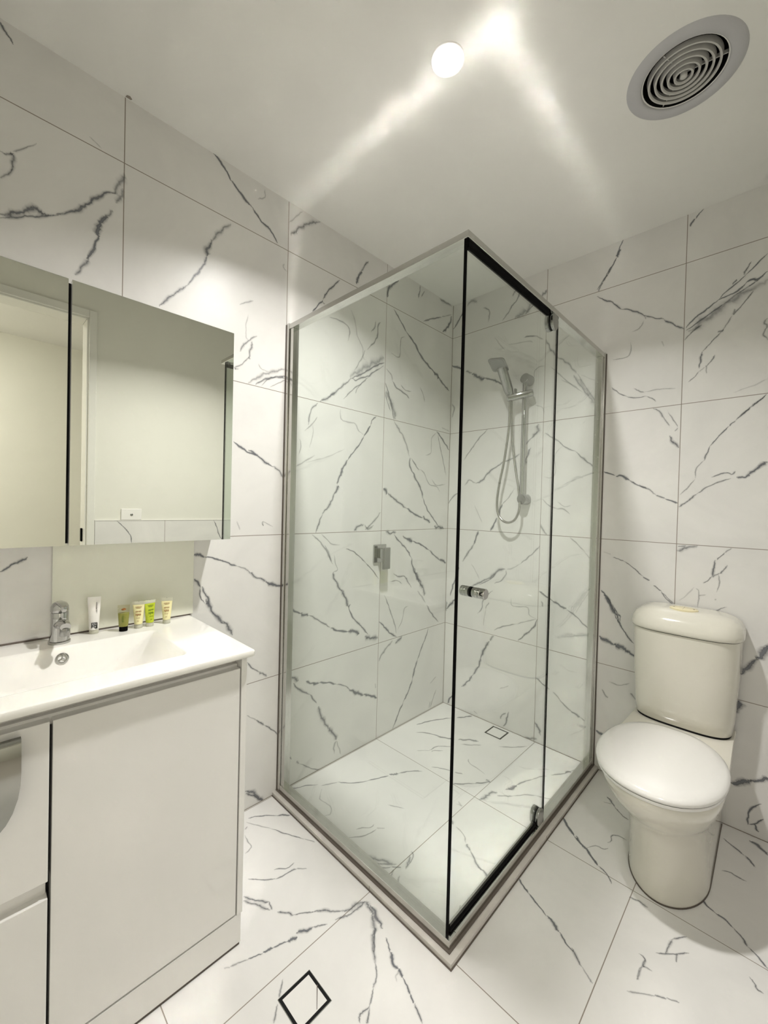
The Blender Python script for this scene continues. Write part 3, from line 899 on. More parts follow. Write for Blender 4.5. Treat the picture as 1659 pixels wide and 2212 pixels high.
# wall opposite the mirror, with the doorway the photograph is taken from
DY0, DY1, DZ = -1.628, -2.44, 2.335
wr = MB()
wr.box(XW, XW+0.12, 0, DY0, 0, H); wr.box(XW, XW+0.12, DY0, DY1, DZ, H); wr.box(XW, XW+0.12, DY1, YF, 0, H)
struct(wr.build('wall_right', 'paint_cream'))
dado = MB().box(XW-0.009, XW, 0, -1.594, 0, 1.113).build('trim_1', 'tile_left'); struct(dado)
add_veins(dado, """5 .6 1480,1113 1440,1070 1405,1020 1395,960
6 .6 870,1113 845,1060 830,1010 800,960
5 .5 1200,700 1100,600 900,540 700,380
6 .6 500,1100 420,900 300,760 260,600""", lambda a, b, z: (XW-0.009-z, -a, b))
struct(MB().box(XW-0.011, XW, 0, -1.594, 1.113, 1.1165).build('trim_2', 'white_plastic'))

# ceiling with the opening of the exhaust vent
VX, VY, VR = 1.285, -0.698, 0.101
c = MB(); n = 48; q_ = 0.17
circ = [(VX + VR*math.cos(2*PI*i/n), VY + VR*math.sin(2*PI*i/n), H) for i in range(n)]
sq = []
for i in range(n):
    a = 2*PI*i/n; m_ = max(abs(math.cos(a)), abs(math.sin(a))); sq.append((VX + q_*math.cos(a)/m_, VY + q_*math.sin(a)/m_, H))
c.loft([circ, sq], False, False)
X0, X1, Y0, Y1 = 0.0, XW+0.12, YF, 0.0
xa, xb, ya, yb = VX-q_, VX+q_, VY-q_, VY+q_
for (a0, a1, b0, b1) in ((X0, xa, Y0, Y1), (xb, X1, Y0, Y1), (xa, xb, Y0, ya), (xa, xb, yb, Y1)):
    c.add([(a0,b0,H),(a0,b1,H),(a1,b1,H),(a1,b0,H)], [(0,1,2,3)])
c.add([(X0,Y0,H+.16),(X1,Y0,H+.16),(X1,Y1,H+.16),(X0,Y1,H+.16)], [(0,1,2,3)])
struct(c.build('ceiling', 'paint_ceiling', flip_fix=False))

# hallway beyond the doorway (seen in the mirror)
HX = 3.1
struct(MB().box(HX, HX+0.1, -0.9, -3.4, 0, H).build('wall_hall', 'paint_cream'))
struct(MB().box(XW+0.12, HX, -0.9, -0.8, 0, H).build('wall_hall_far', 'paint_cream'))
struct(MB().box(XW+0.12, HX, -3.4, -3.5, 0, H).build('wall_hall_near', 'paint_cream'))
struct(MB().box(XW+0.02, XW+0.12, YF, -3.4, 0, H).build('wall_hall_side', 'paint_cream'))
struct(MB().box(XW+0.12, HX, -0.9, -3.4, -0.08, 0).build('floor_hall', 'hall_floor'))
struct(MB().box(XW+0.12, HX, -0.9, -3.4, H, H+0.1).build('ceiling_hall', 'paint_ceiling'))

# door frame
d = MB()
for ex, s_ in ((XW, -1), (XW+0.12, 1)):
    x0, x1 = (ex-0.016, ex) if s_ < 0 else (ex, ex+0.016)
    d.box(x0, x1, DY0+0.031, DY0-0.008, 0, DZ+0.037)
    d.box(x0, x1, DY1-0.031, DY1+0.008, 0, DZ+0.037)
    d.box(x0, x1, DY0-0.008, DY1+0.008, DZ-0.008, DZ+0.037)
d.box(XW-0.004, XW+0.124, DY0, DY0-0.018, 0, DZ); d.box(XW-0.004, XW+0.124, DY1, DY1+0.018, 0, DZ); d.box(XW-0.004, XW+0.124, DY0-.018, DY1+.018, DZ-0.018, DZ)
dr = struct(d.build('door_1', 'paint_gloss', bevel=0.004))
st = MB().box(XW+0.045, XW+0.075, DY0-0.018, DY0-0.026, 0.985, 1.065).build('strike_plate', 'seal', dr, bevel=0.002)

# small dark chip in the paint where ceiling meets tile
ch = MB().add([(0.004,-1.801,H-.0008),(0.014,-1.799,H-.0008),(0.017,-1.791,H-.0008),(0.010,-1.783,H-.0008),(0.004,-1.786,H-.0008)], [(0,1,2,3,4)])
struct(ch.build('trim_3', 'grout'))
# grey joint where ceiling, floor and the tiled walls meet
jt = MB()
jt.box(0, 0.0022, 0, YF, 0, 0.0022); jt.box(0, 1.73, 0, -0.0022, 0, 0.0022); jt.box(0, 0.0022, -0.0, -0.0022, 0, H)
struct(jt.build('trim_4', 'grout'))

# ------------------------------------------------------------------ lamps
t = empty('ceiling_downlight', (0.808, -1.194, H), 'round white ceiling downlight, lit, above the corner of the shower', 'ceiling light')
MB().lathe([(0.042, 0.0), (0.042, -0.002), (0.046, -0.0025), (0.048, -0.001), (0.048, 0)], t.location, (0, 0, 1), 48).build('trim_ring', 'white_plastic', t, smooth=35)
ld = bpy.data.lights.new('lamp', 'AREA'); ld.shape = 'DISK'; ld.size = 0.078; ld.energy = LAMP_POWER; ld.color = LAMP_COLOR; ld.spread = R(LAMP_SPREAD)
lo = bpy.data.objects.new('lamp', ld); col.objects.link(lo); lo.parent = t; lo.location = (0, 0, -0.0068)
MB().lathe([(0.041, -0.001), (0.040, -0.004), (0.034, -0.0055), (0.022, -0.006), (0.0, -0.006)], t.location, (0, 0, 1), 48, cap0=False).build('lens', 'lamp', t, smooth=60)
t = empty('hall_downlight', (2.3, -2.9, H), 'round ceiling downlight in the hallway beyond the doorway', 'ceiling light')
MB().lathe([(0.10, 0.0), (0.10, -0.006), (0.115, -0.006), (0.118, 0)], t.location, (0, 0, 1), 48).build('trim_ring', 'white_plastic', t, smooth=35)
MB().lathe([(0.098, -0.002), (0.09, -0.008), (0.0, -0.012)], t.location, (0, 0, 1), 48, cap0=False).build('lens', 'hall_lamp', t, smooth=60)

# ------------------------------------------------------------------ exhaust vent
t = empty('exhaust_vent', (VX, VY, H), 'round grey ceiling exhaust vent with concentric ring grille', 'vent')
MB().lathe([(0.1045, 0.012), (0.1045, -0.003), (0.108, -0.0065), (0.125, -0.006), (0.139, -0.0035), (0.143, 0.0)], t.location, (0,0,1), 64, cap0=False, cap1=False).build('flange', 'vent', t, smooth=50)
MB().lathe([(0.100, -0.001), (0.100, 0.15), (0.0, 0.15)], t.location, (0,0,1), 48, cap0=False, cap1=False).build('duct', 'dark', t, smooth=50)
for i, r in enumerate((0.086, 0.070, 0.054, 0.038, 0.022)):
    dz = -0.004 - 0.0012*i
    MB().lathe([(r+0.0045, dz+0.016), (r+0.0015, dz), (r-0.002, dz-0.0005), (r-0.0045, dz+0.003), (r-0.001, dz+0.016)], t.location, (0,0,1), 56, cap0=False, cap1=False).build('louvre_ring', 'vent_ring', t, smooth=50)
MB().lathe([(0.009, 0.012), (0.009, -0.009), (0.006, -0.0115), (0.0, -0.012)], t.location, (0,0,1), 24).build('hub', 'vent_ring', t, smooth=50)
sp_ = MB()
for a in (10, 130, 250):
    d_ = Vector((math.cos(R(a)), math.sin(R(a)), 0)); p = Vector((-d_.y, d_.x, 0))*0.0012; o_ = Vector(t.location)
    r0, r1 = 0.006, 0.104
    A = [o_+d_*r0+p+Vector((0,0,z)) for z in (0.002, 0.012)] + [o_+d_*r1+p+Vector((0,0,z)) for z in (0.002, 0.012)]
    B = [o_+d_*r0-p+Vector((0,0,z)) for z in (0.002, 0.012)] + [o_+d_*r1-p+Vector((0,0,z)) for z in (0.002, 0.012)]
    sp_.add(A + B, [(0,1,3,2),(4,6,7,5),(0,2,6,4),(1,5,7,3),(0,4,5,1),(2,3,7,6)])
sp_.build('spoke', 'vent_ring', t)

# ------------------------------------------------------------------ shower
# low tiled hob around the tray
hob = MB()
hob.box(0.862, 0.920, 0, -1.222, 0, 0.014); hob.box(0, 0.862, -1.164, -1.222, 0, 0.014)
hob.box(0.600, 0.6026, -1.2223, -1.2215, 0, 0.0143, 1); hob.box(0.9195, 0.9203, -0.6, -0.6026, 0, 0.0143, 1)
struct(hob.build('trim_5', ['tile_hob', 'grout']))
sl = MB()
sl.box(0.917, 0.9235, 0, -1.2255, 0, 0.0022); sl.box(0, 0.917, -1.219, -1.2255, 0, 0.0022)
sl.box(0.893, 0.903, 0, -1.205, 0.0139, 0.0175); sl.box(0, 0.893, -1.195, -1.205, 0.0139, 0.0175)
struct(sl.build('trim_6', 'silicone'))

t = empty('shower_screen', (0.88, -1.18, 0.014), 'corner shower screen of clear glass with polished aluminium frame and black seals', 'shower screen')
XO, YO = 0.897, -1.199      # outer faces of the frame
XI, YI = 0.863, -1.165      # inner faces
ZB0, ZB1, ZT0, ZT1 = 0.014, 0.045, 1.980, 2.000
f = MB()
f.box(0.0, XO, YO, YI, ZT0, ZT1)
f.build('top_rail', 'frame', t, bevel=0.0015)
f = MB(); f.box(XI, XO, YI, 0, ZT0, ZT1); f.build('top_rail', 'frame', t, bevel=0.0015)
MB().box(0.0, XO, YO, YI, ZB0, ZB1-0.003).build('bottom_rail', 'frame', t, bevel=0.0015)
MB().box(XI, XO, YI, 0, ZB0, ZB1-0.003).build('bottom_rail', 'frame', t, bevel=0.0015)
f = MB(); f.box(0, 0.020, YO-0.002, YI+0.002, ZB0, ZT1+0.004); f.box(0.022, 0.046, YO+0.004, YI-0.002, ZB0, ZT0); f.build('wall_channel', 'frame', t, bevel=0.001)
f = MB(); f.box(XI-0.002, XO+0.002, 0, -0.020, ZB0, ZT1+0.004); f.box(XI+0.002, XO-0.004, -0.022, -0.046, ZB0, ZT0); f.build('wall_channel', 'frame', t, bevel=0.001)
# added satin strips on the rail tops, unseen, to weaken the light thrown upwards
for y0_, y1_ in ((YO+0.0015, YO+0.0105), (YI-0.0105, YI-0.0015)):
    MB().box(0.024, XI+0.0015, y0_, y1_, ZT1-0.001, ZT1+0.0006).build('added_rail_strip', 'added_strip_satin', t)
for x0_, x1_ in ((XI+0.0015, XI+0.0105), (XO-0.0105, XO-0.0015)):
    MB().box(x0_, x1_, -0.024, YI, ZT1-0.001, ZT1+0.0006).build('added_rail_strip', 'added_strip_satin', t)
# dark joint lines of the wall channels
f = MB(); f.box(0.0, 0.004, YO-0.0045, YO-0.001, ZB0, ZT1); f.build('channel_seal', 'silicone', t)
f = MB(); f.box(XO+0.001, XO+0.0045, 0.0, -0.004, ZB0, ZT1); f.build('channel_seal', 'silicone', t)
GY, GX = -1.182, 0.880
def pane(name, x0, x1, y0, y1, z0, z1, edges):
    """clear pane; edges = which end faces read as dark ground glass"""
    b = MB(); b.box(x0, x1, y0, y1, z0, z1)
    for i in edges: b.m[i] = 1
    o = b.build(name, ['glass', 'glass_edge'], t)
    return o
pane('glass_panel', 0.03, GX-0.006, GY-0.003, GY+0.003, ZB1-.004, ZT0+.002, ())
pane('glass_panel', GX-0.003, GX+0.003, -0.546, -0.03, ZB1-.004, ZT0+.002, ())
gd = pane('glass_door', GX-0.003, GX+0.003, -1.176, -0.552, ZB1+0.006, ZT0-0.014, ())
gd['label'] = 'pivoting clear glass door'
MB().box(GX-0.0055, GX+0.0018, GY-0.0035, GY+0.0035, ZB1-0.003, ZT0).build('corner_seal', 'seal', t, bevel=0.001)
MB().box(GX-0.003, GX+0.004, -0.5465, -0.5515, ZB1, ZT0-0.004).build('edge_seal', 'seal', t)
MB().box(GX-0.006, GX+0.008, -0.64, -1.180, ZT0-0.015, ZT0+.001).build('top_seal', 'seal', t, bevel=0.002)
MB().box(GX-0.006, GX+0.006, -0.62, -1.178, ZB1-0.002, ZB1+0.008).build('bottom_seal', 'seal', t, bevel=0.002)
def stadium(cy_, zc, w_, h_, x0, x1, k=10):
    pts = []; r = w_/2
    for i in range(k+1): a = PI*i/k; pts.append((cy_ + r*math.cos(a), zc + (h_/2-r) + r*math.sin(a)))
    for i in range(k+1): a = PI + PI*i/k; pts.append((cy_ + r*math.cos(a), zc - (h_/2-r) + r*math.sin(a)))
    return [[(x, a, b) for a, b in pts] for x in (x0, x1)]
for zc, nm in ((1.955, 'pivot_bracket'), (0.070, 'pivot_bracket')):
    b = MB(); b.loft(stadium(-0.600, zc, 0.050, 0.066, GX+0.004, GX+0.016)); b.loft(stadium(-0.600, zc, 0.050, 0.066, GX-0.018, GX-0.004))
    o = b.build(nm, 'chrome_soft', t, bevel=0.003, smooth=40)
    bb = MB(); bb.loft(stadium(-0.600, zc, 0.046, 0.062, GX-0.004, GX+0.004)); bb.build('gasket', 'seal', o)
b = MB()
prof = lambda h: [(0.013, 0), (0.0152, 0.0015), (0.0155, h*.35), (0.0145, h*.38), (0.0155, h*.41), (0.0155, h*.62), (0.0145, h*.65), (0.0155, h*.68), (0.0155, h-0.002), (0.0140, h)]
b.lathe(prof(0.042), (GX+0.005, -1.106, 1.000), (1, 0, 0), 28); b.lathe(prof(0.030), (GX-0.005, -1.106, 1.000), (-1, 0, 0), 28)
kn = b.build('door_knob', 'chrome', t, smooth=30)
MB().cyl((GX-0.005, -1.106, 1.0), (GX+0.005, -1.106, 1.0), 0.0152).build('gasket', 'seal', kn, smooth=40)

# shower rail set
t = empty('shower_rail', (0.517, -0.02, 1.27), 'chrome hand shower on a slide rail with hose, on the back wall inside the shower', 'shower rail')
RX, RY = 0.517, -0.055
MB().cyl((RX, RY, 1.285), (RX, RY, 1.955), 0.0125, 24).build('rail', 'chrome', t, smooth=40)
def wall_bracket(z, L_, slant):
    pts = []; k = 20; rings = []
    for yy, rr in ((0, .025), (-0.004, .0265), (-0.03, .0265), (-L_, .0255)):
        rings.append([(RX + 0.004 + rr*0.95*math.cos(2*PI*i/k), yy + (slant*math.sin(2*PI*i/k) if yy == -L_ else 0), z + rr*1.1*math.sin(2*PI*i/k)) for i in range(k)])
    return MB().loft(rings)
wall_bracket(1.945, 0.072, 0.010).build('wall_bracket', 'chrome_soft', t, smooth=35, bevel=0.002)
wall_bracket(1.300, 0.070, -0.004).build('wall_bracket', 'chrome_soft', t, smooth=35, bevel=0.002)
# slider with holder
b = MB(); A = Vector((0.438, -0.100, 1.842)); B = Vector((0.562, -0.048, 1.866)); ax = (B-A).normalized(); sd_ = Vector((-ax.y, ax.x, 0)).normalized(); u_ = ax.cross(sd_)
rings = []
for tt, s1 in ((0, .75), (0.03, .95), (0.1, 1), (0.9, 1), (0.97, .95), (1, .75)):
    rings.append([A + (B-A)*tt + (sd_*0.020*math.copysign(abs(math.cos(a))**.6, math.cos(a)) + u_*0.018*math.copysign(abs(math.sin(a))**.6, math.sin(a)))*s1 for a in [2*PI*i/24 for i in range(24)]])
b.loft(rings); sld = b.build('slider', 'chrome', t, smooth=40)
MB().box(0.476, 0.484, -0.095, -0.075, 1.865, 1.892).build('locking_lever', 'chrome_soft', sld, bevel=0.002)
# hand shower
hp0 = Vector((0.455, -0.095, 1.858)); hp1 = Vector((0.428, -0.150, 2.002))
dd = (hp1-hp0).normalized(); ss = dd.cross(Vector((0, 1, 0))).normalized(); nn_ = dd.cross(ss)
hs = MB()
rings = []
for tt, wd_, th_ in ((-0.06, .008, .008), (0.0, .010, .010), (0.03, .019, .014), (0.2, .0235, .016), (0.9, .026, .013), (1.0, .026, .009)):
    c_ = hp0 + (hp1-hp0)*tt
    rings.append([c_ + ss*wd_*math.copysign(abs(math.cos(a))**.5, math.cos(a)) + nn_*th_*math.copysign(abs(math.sin(a))**.5, math.sin(a)) for a in [2*PI*i/20 for i in range(20)]])
hs.loft(rings); hsh = hs.build('hand_shower', 'chrome_soft', t, smooth=40)
hc = Vector((0.420, -0.168, 2.012)); nf = Vector((-0.10, -0.48, -0.88)).normalized()
e1 = Vector((1, 0.0, -0.22)); e1 = (e1 - nf*e1.dot(nf)).normalized(); e2 = nf.cross(e1)
def head_ring(h, sdim, r, k=6):
    out = []
    for x_, y_, _ in rrect(-sdim, sdim, -sdim, sdim, 0, r, k): out.append(hc + e1*x_ + e2*y_ + nf*h)
    return out
MB().loft([head_ring(-0.010, .036, .014), head_ring(-0.006, .044, .016), head_ring(0.003, .048, .017), head_ring(0.0055, .0465, .016)]).build('shower_head', 'chrome_soft', t, smooth=45)
MB().loft([head_ring(0.0057, .038, .012), head_ring(0.0070, .036, .011)]).build('spray_face', 'spray', t, smooth=45)
# hose: loop from the handset to the lower wall outlet, and the short run back up behind it
b = MB()
b.tube([(0.455,-0.095,1.842),(0.454,-0.095,1.76),(0.446,-0.088,1.66),(0.420,-0.080,1.50),(0.398,-0.080,1.39),(0.386,-0.080,1.295),(0.392,-0.080,1.225),(0.420,-0.082,1.185),(0.458,-0.082,1.172),(0.494,-0.080,1.190),(0.514,-0.078,1.235),(0.515,-0.072,1.285)], 0.0066, 12)
b.tube([(0.452,-0.075,1.84),(0.451,-0.062,1.69),(0.460,-0.058,1.58),(0.478,-0.056,1.46),(0.496,-0.056,1.37),(0.504,-0.058,1.31)], 0.0060, 12)
b.build('hose', 'hose', t, smooth=50)

# mixer on the left wall of the shower
t = empty('shower_mixer', (0.0, -0.612, 0.995), 'square chrome shower mixer with paddle lever on the left tiled wall', 'mixer tap')
MB().box(0.0005, 0.010, -0.657, -0.567, 0.948, 1.042).build('wall_plate', 'chrome', t, bevel=0.002)
MB().box(0.010, 0.052, -0.634, -0.592, 0.972, 1.022).build('body', 'chrome', t, bevel=0.003)
b = MB(); b.box(0.052, 0.064, -0.640, -0.590, 0.918, 1.030); b.build('lever', 'chrome_soft', t, bevel=0.003)

# floor wastes with a tile insert
def floor_waste(cx, cy_, s_, label, w_=0.0075, veins=()):
    t = empty('floor_waste', (cx, cy_, 0), label, 'floor drain', 'tile insert floor wastes')
    h = s_/2
    f = MB()
    for r0, r1, z_ in ((h, h-0.0012, 0.0013),):
        f.box(cx-r0, cx+r0, cy_-r0, cy_-r1, 0, z_); f.box(cx-r0, cx+r0, cy_+r1, cy_+r0, 0, z_); f.box(cx-r0, cx-r1, cy_-r1, cy_+r1, 0, z_); f.box(cx+r1, cx+r0, cy_-r1, cy_+r1, 0, z_)
    f.build('rim', 'chrome_soft', t)
    MB().box(cx-h+.0012, cx+h-.0012, cy_-h+.0012, cy_+h-.0012, 0.0, 0.0010).build('gap', 'dark', t)
    k = h - w_
    o = MB().box(cx-k, cx+k, cy_-k, cy_+k, 0.0010, 0.0012).build('insert', 'tile_plain', t)
    for v in veins:
        p = [Vector((cx+a, cy_+b_, 0.0014)) for a, b_ in v]
        d_ = (p[1]-p[0]).normalized(); n_ = Vector((-d_.y, d_.x, 0))*0.0012
        MB().add([p[0]+n_, p[0]-n_, p[1]-n_*.6, p[1]+n_*.6], [(0,1,2,3)]).build('vein', 'silicone', o)
floor_waste(0.418, -0.070, 0.098, 'small square tile insert drain in the shower floor by the back wall', 0.0085)
floor_waste(0.702, -1.541, 0.096, 'square tile insert drain with dark gap in the floor before the vanity', 0.0085, [((-0.005, 0.042), (0.037, 0.010))])

# ------------------------------------------------------------------ toilet
TX = 1.262
def pan_ring(z, wb_, wm, ym, yf, cx, yb_=-0.012, k=16, p=0.52):
    left = []
    for i in range(k):
        tt = i/(k-1); y = yb_ + (ym - yb_)*tt; s_ = tt*tt*(3-2*tt); left.append((wb_ + (wm-wb_)*s_, y))
    for i in range(1, k+1):
        a = PI/2*i/k; left.append((wm*max(0.0, math.cos(a))**(2*p), ym + (yf-ym)*math.sin(a)**1.0))
    pts = [(cx + w_, y, z) for w_, y in left]
    pts += [(cx - w_, y, z) for w_, y in reversed(left[:-1])]
    return pts
t = empty('toilet', (TX, -0.35, 0.0), 'ivory close coupled toilet with closed lid beside the shower', 'toilet')
P_ = MB()
P_.loft([pan_ring(0.0, .112, .115, -.40, -.590, 1.270), pan_ring(0.010, .113, .116, -.40, -.592, 1.270), pan_ring(0.10, .110, .112, -.40, -.586, 1.267),
         pan_ring(0.18, .110, .112, -.41, -.588, 1.263), pan_ring(0.225, .114, .120, -.43, -.600, 1.259), pan_ring(0.255, .118, .132, -.45, -.632, 1.256),
         pan_ring(0.285, .130, .148, -.47, -.668, 1.254), pan_ring(0.32, .146, .161, -.48, -.700, 1.252), pan_ring(0.355, .160, .170, -.49, -.724, 1.251),
         pan_ring(0.385, .166, .174, -.49, -.736, 1.251), pan_ring(0.392, .163, .171, -.49, -.732, 1.251)])
P_.build('pan', 'ceramic_pan', t, smooth=60)
MB().loft([pan_ring(0.0, .1145, .1175, -.40, -.5935, 1.270), pan_ring(0.0035, .1145, .1175, -.40, -.5935, 1.270)]).build('floor_joint', 'silicone', t)
def seat_ring(z, a_, b_, yb_, cx=1.250, cy_=-0.495, k=48):
    pts = []
    for i in range(k):
        an = 2*PI*i/k; x_ = a_*math.copysign(abs(math.cos(an))**0.92, math.cos(an)); y_ = b_*math.copysign(abs(math.sin(an))**0.92, math.sin(an))
        y_ = cy_ + y_
        if y_ > yb_: y_ = yb_ + (y_-yb_)*0.15
        pts.append((cx + x_, y_, z))
    return pts
MB().loft([seat_ring(0.393, .176, .244, -.27), seat_ring(0.396, .179, .247, -.268), seat_ring(0.404, .179, .247, -.268)]).build('seat', 'seat', t, smooth=50)
MB().loft([seat_ring(0.4045, .177, .245, -.268), seat_ring(0.4075, .177, .245, -.268)]).build('seat_gap', 'dark', t)
MB().loft([seat_ring(0.4075, .181, .249, -.262), seat_ring(0.413, .183, .251, -.260), seat_ring(0.420, .181, .249, -.262), seat_ring(0.428, .170, .238, -.268), seat_ring(0.434, .145, .212, -.285), seat_ring(0.4375, .10, .16, -.32), seat_ring(0.439, .05, .08, -.38)]).build('lid', 'seat', t, smooth=75)
MB().box(1.17, 1.33, -0.262, -0.232, 0.392, 0.414).build('hinge', 'seat', t, bevel=0.006)
def cis_ring(z, hw, dep, cx=1.250, yb_=-0.012, k=40, e=0.55):
    pts = []
    for i in range(k+1):
        a = PI*i/k; x_ = hw*math.copysign(abs(math.cos(a))**(e+.05), math.cos(a)); pts.append((cx + x_, yb_ - 0.055 - (dep-0.055)*abs(math.sin(a))**(e+.15), z))
    pts = [(cx+hw, yb_, z)] + pts + [(cx-hw, yb_, z)]
    return pts
MB().loft([cis_ring(0.398, .155, .150), cis_ring(0.402, .160, .156), cis_ring(0.45, .165, .163), cis_ring(0.60, .173, .172), cis_ring(0.765, .179, .178)]).build('cistern', 'ceramic_pan', t, smooth=50)
MB().loft([cis_ring(0.3925, .157, .153), cis_ring(0.3985, .157, .153)]).build('cistern_joint', 'dark', t)
MB().loft([cis_ring(0.765, .176, .175), cis_ring(0.769, .176, .175)]).build('lid_joint', 'dark', t)
cl_ = MB().loft([cis_ring(0.769, .184, .184), cis_ring(0.776, .187, .187), cis_ring(0.790, .186, .186), cis_ring(0.810, .181, .179), cis_ring(0.828, .170, .167), cis_ring(0.842, .150, .151), cis_ring(0.851, .120, .130), cis_ring(0.8545, .08, .11)]).build('cistern_lid', 'ceramic_pan', t, smooth=75)
def oval(z, a_, b_, cx=1.247, cy_=-0.100, k=32): return [(cx + a_*math.cos(2*PI*i/k), cy_ + b_*math.sin(2*PI*i/k), z) for i in range(k)]
bt = MB().loft([oval(0.850, .048, .036), oval(0.8585, .048, .036), oval(0.861, .045, .033)]).build('flush_button', 'button', cl_, smooth=45)
bt['label'] = 'cream dual flush button'
for dx in (-.033, .033): MB().cyl((1.247+dx, -.100, .8606), (1.247+dx, -.100, .8614), .0035, 12).build('finger_dot', 'silicone', bt)
MB().box(1.2465, 1.2475, -.131, -.069, .8606, .8613).build('split_line', 'grout', bt)

# ------------------------------------------------------------------ vanity
YV0, YV1 = -1.590, -2.470
t = empty('vanity_cabinet', (0.23, -2.03, 0.0), 'white gloss vanity cabinet with one door and two drawers under the basin', 'cabinet')
XF = 0.465
cb = MB()
ca, cb_ = YV0-0.0165, YV1+0.0165
cb.box(0.409, 0.425, ca, cb_, 0.092, 0.812); cb.box(0.002, 0.016, ca, cb_, 0.092, 0.812); cb.box(0.016, 0.409, ca, cb_, 0.092, 0.108)
cb.build('carcass', 'cabinet_in', t)
MB().box(0.002, XF, YV0, YV0-0.016, 0.090, 0.816).build('side_panel', 'cabinet', t, bevel=0.0012)
MB().box(0.002, XF, YV1, YV1+0.016, 0.090, 0.816).build('side_panel', 'cabinet', t, bevel=0.0012)
DG = -2.018
MB().box(0.426, XF-0.001, YV0-0.0195, DG+0.0025, 0.094, 0.786).build('door', 'cabinet', t, bevel=0.0015)
MB().box(0.426, XF-0.001, DG-0.0025, YV1+0.019, 0.453, 0.786).build('drawer', 'cabinet', t, bevel=0.0015)
MB().box(0.426, XF-0.001, DG-0.0025, YV1+0.019, 0.094, 0.418).build('drawer', 'cabinet', t, bevel=0.0015)
MB().box(0.4255, 0.4275, DG-0.003, DG+0.003, 0.094, 0.79).build('gap_shadow_strip', 'dark', t)  # dark strips paint the shade inside the door gaps
MB().box(0.4255, 0.4275, YV0-0.0205, YV0-0.0165, 0.094, 0.79).build('gap_shadow_strip', 'dark', t)
MB().box(0.425, 0.445, DG-0.004, YV1+0.017, 0.405, 0.445).build('finger_pull', 'cabinet', t, bevel=0.001)
MB().box(0.425, 0.440, YV0-0.017, YV1+0.017, 0.770, 0.792).build('finger_pull', 'cabinet', t, bevel=0.001)
MB().box(0.10, XF-0.001, YV0-0.004, YV1+0.004, 0.008, 0.0895).build('kickboard', 'cabinet', t)
MB().box(0.12, XF-0.003, YV0-0.006, YV1+0.006, 0.0, 0.008).build('kick_gap_strip', 'silicone', t)  # dark strip filling the gap under the kickboard

CX1, CYR, CYL = 0.483, -1.575, -2.480
t = empty('vanity_basin', (0.24, -2.03, 0.816), 'white ceramic vanity top with a long sloping rectangular basin', 'basin')
b = MB(); k = 7
b.loft([rrect(0.001, CX1-0.004, CYL+0.004, CYR-0.004, 0.8165, .004, k), rrect(0.001, CX1-0.001, CYL+0.001, CYR-0.001, 0.8185, .005, k),
        rrect(0.001, CX1, CYL, CYR, 0.822, .006, k), rrect(0.001, CX1, CYL, CYR, 0.831, .006, k), rrect(0.001, CX1-0.0015, CYL+0.0015, CYR-0.0015, 0.834, .006, k), rrect(0.001, CX1-0.004, CYL+0.004, CYR-0.004, 0.8352, .006, k), rrect(0.002, CX1-0.010, CYL+0.010, CYR-0.010, 0.8353, .006, k),
        rrect(0.108, 0.398, -2.204, -1.718, 0.8353, .018, k), rrect(0.112, 0.394, -2.200, -1.722, 0.8352, .018, k), rrect(0.1145, 0.3915, -2.197, -1.725, 0.8340, .018, k), rrect(0.118, 0.387, -2.190, -1.731, 0.829, .018, k),
        rrect(0.150, 0.352, -2.095, -1.842, 0.757, .022, k), rrect(0.158, 0.343, -2.085, -1.855, 0.750, .022, k), rrect(0.170, 0.330, -2.065, -1.880, 0.7475, .02, k)], cap0=False)
b.build('basin', 'ceramic', t, smooth=28)
on = Vector((0.92, 0, 0.40)).normalized(); oc = Vector((0.1285, -1.957, 0.8065))
ov = MB().lathe([(0.0095, 0.0005), (0.0098, 0.0035), (0.0125, 0.004), (0.0150, 0.002), (0.0152, -0.003)], oc, on, 32, cap0=False, cap1=False).build('overflow_ring', 'chrome', t, smooth=50)
MB().lathe([(0.0, -0.001), (0.0100, -0.001), (0.0100, 0.0006)], oc, on, 24, cap0=False, cap1=False).build('overflow_hole', 'dark', ov)
e1_ = Vector((0, 1, 0)); e2_ = on.cross(e1_)
yy = MB()
for a in (85, 205, 325):
    d_ = e1_*math.cos(R(a)) + e2_*math.sin(R(a)); yy.cyl(oc + on*0.002, oc + on*0.002 + d_*0.0105, 0.0011, 8)
yy.build('overflow_spokes', 'chrome', ov)
MB().lathe([(0.0, 0.003), (0.020, 0.0025), (0.024, 0.0005), (0.024, 0)], (0.25, -1.97, 0.7475), (0,0,1), 32, cap0=False, cap1=False).build('waste_plug', 'chrome', t, smooth=40)

# basin tap
TPX, TPY, TPZ = 0.068, -1.956, 0.8352
t = empty('basin_tap', (TPX, TPY, TPZ), 'chrome single lever mixer tap standing at the back of the basin', 'tap')
b = MB()
def tap_ring(z, a_, b_, cx=TPX): return [(cx + a_*math.cos(2*PI*i/28), TPY + b_*math.sin(2*PI*i/28), z) for i in range(28)]
b.loft([tap_ring(TPZ, .027, .026), tap_ring(TPZ+.006, .027, .026), tap_ring(TPZ+.0075, .0245, .0235)])
b.build('base_ring', 'chrome', t, smooth=40)
MB().loft([tap_ring(TPZ+.008, .0245, .0235), tap_ring(TPZ+.03, .0225, .0215), tap_ring(TPZ+.07, .0205, .0205), tap_ring(TPZ+.086, .0212, .0208), tap_ring(TPZ+.088, .0195, .019)]).build('body', 'chrome', t, smooth=50)
MB().loft([tap_ring(TPZ+.0885, .0205, .0205), tap_ring(TPZ+.092, .0222, .0215), tap_ring(TPZ+.104, .0215, .0205), tap_ring(TPZ+.113, .0165, .016), tap_ring(TPZ+.118, .006, .006)]).build('lever_cap', 'chrome', t, smooth=60)
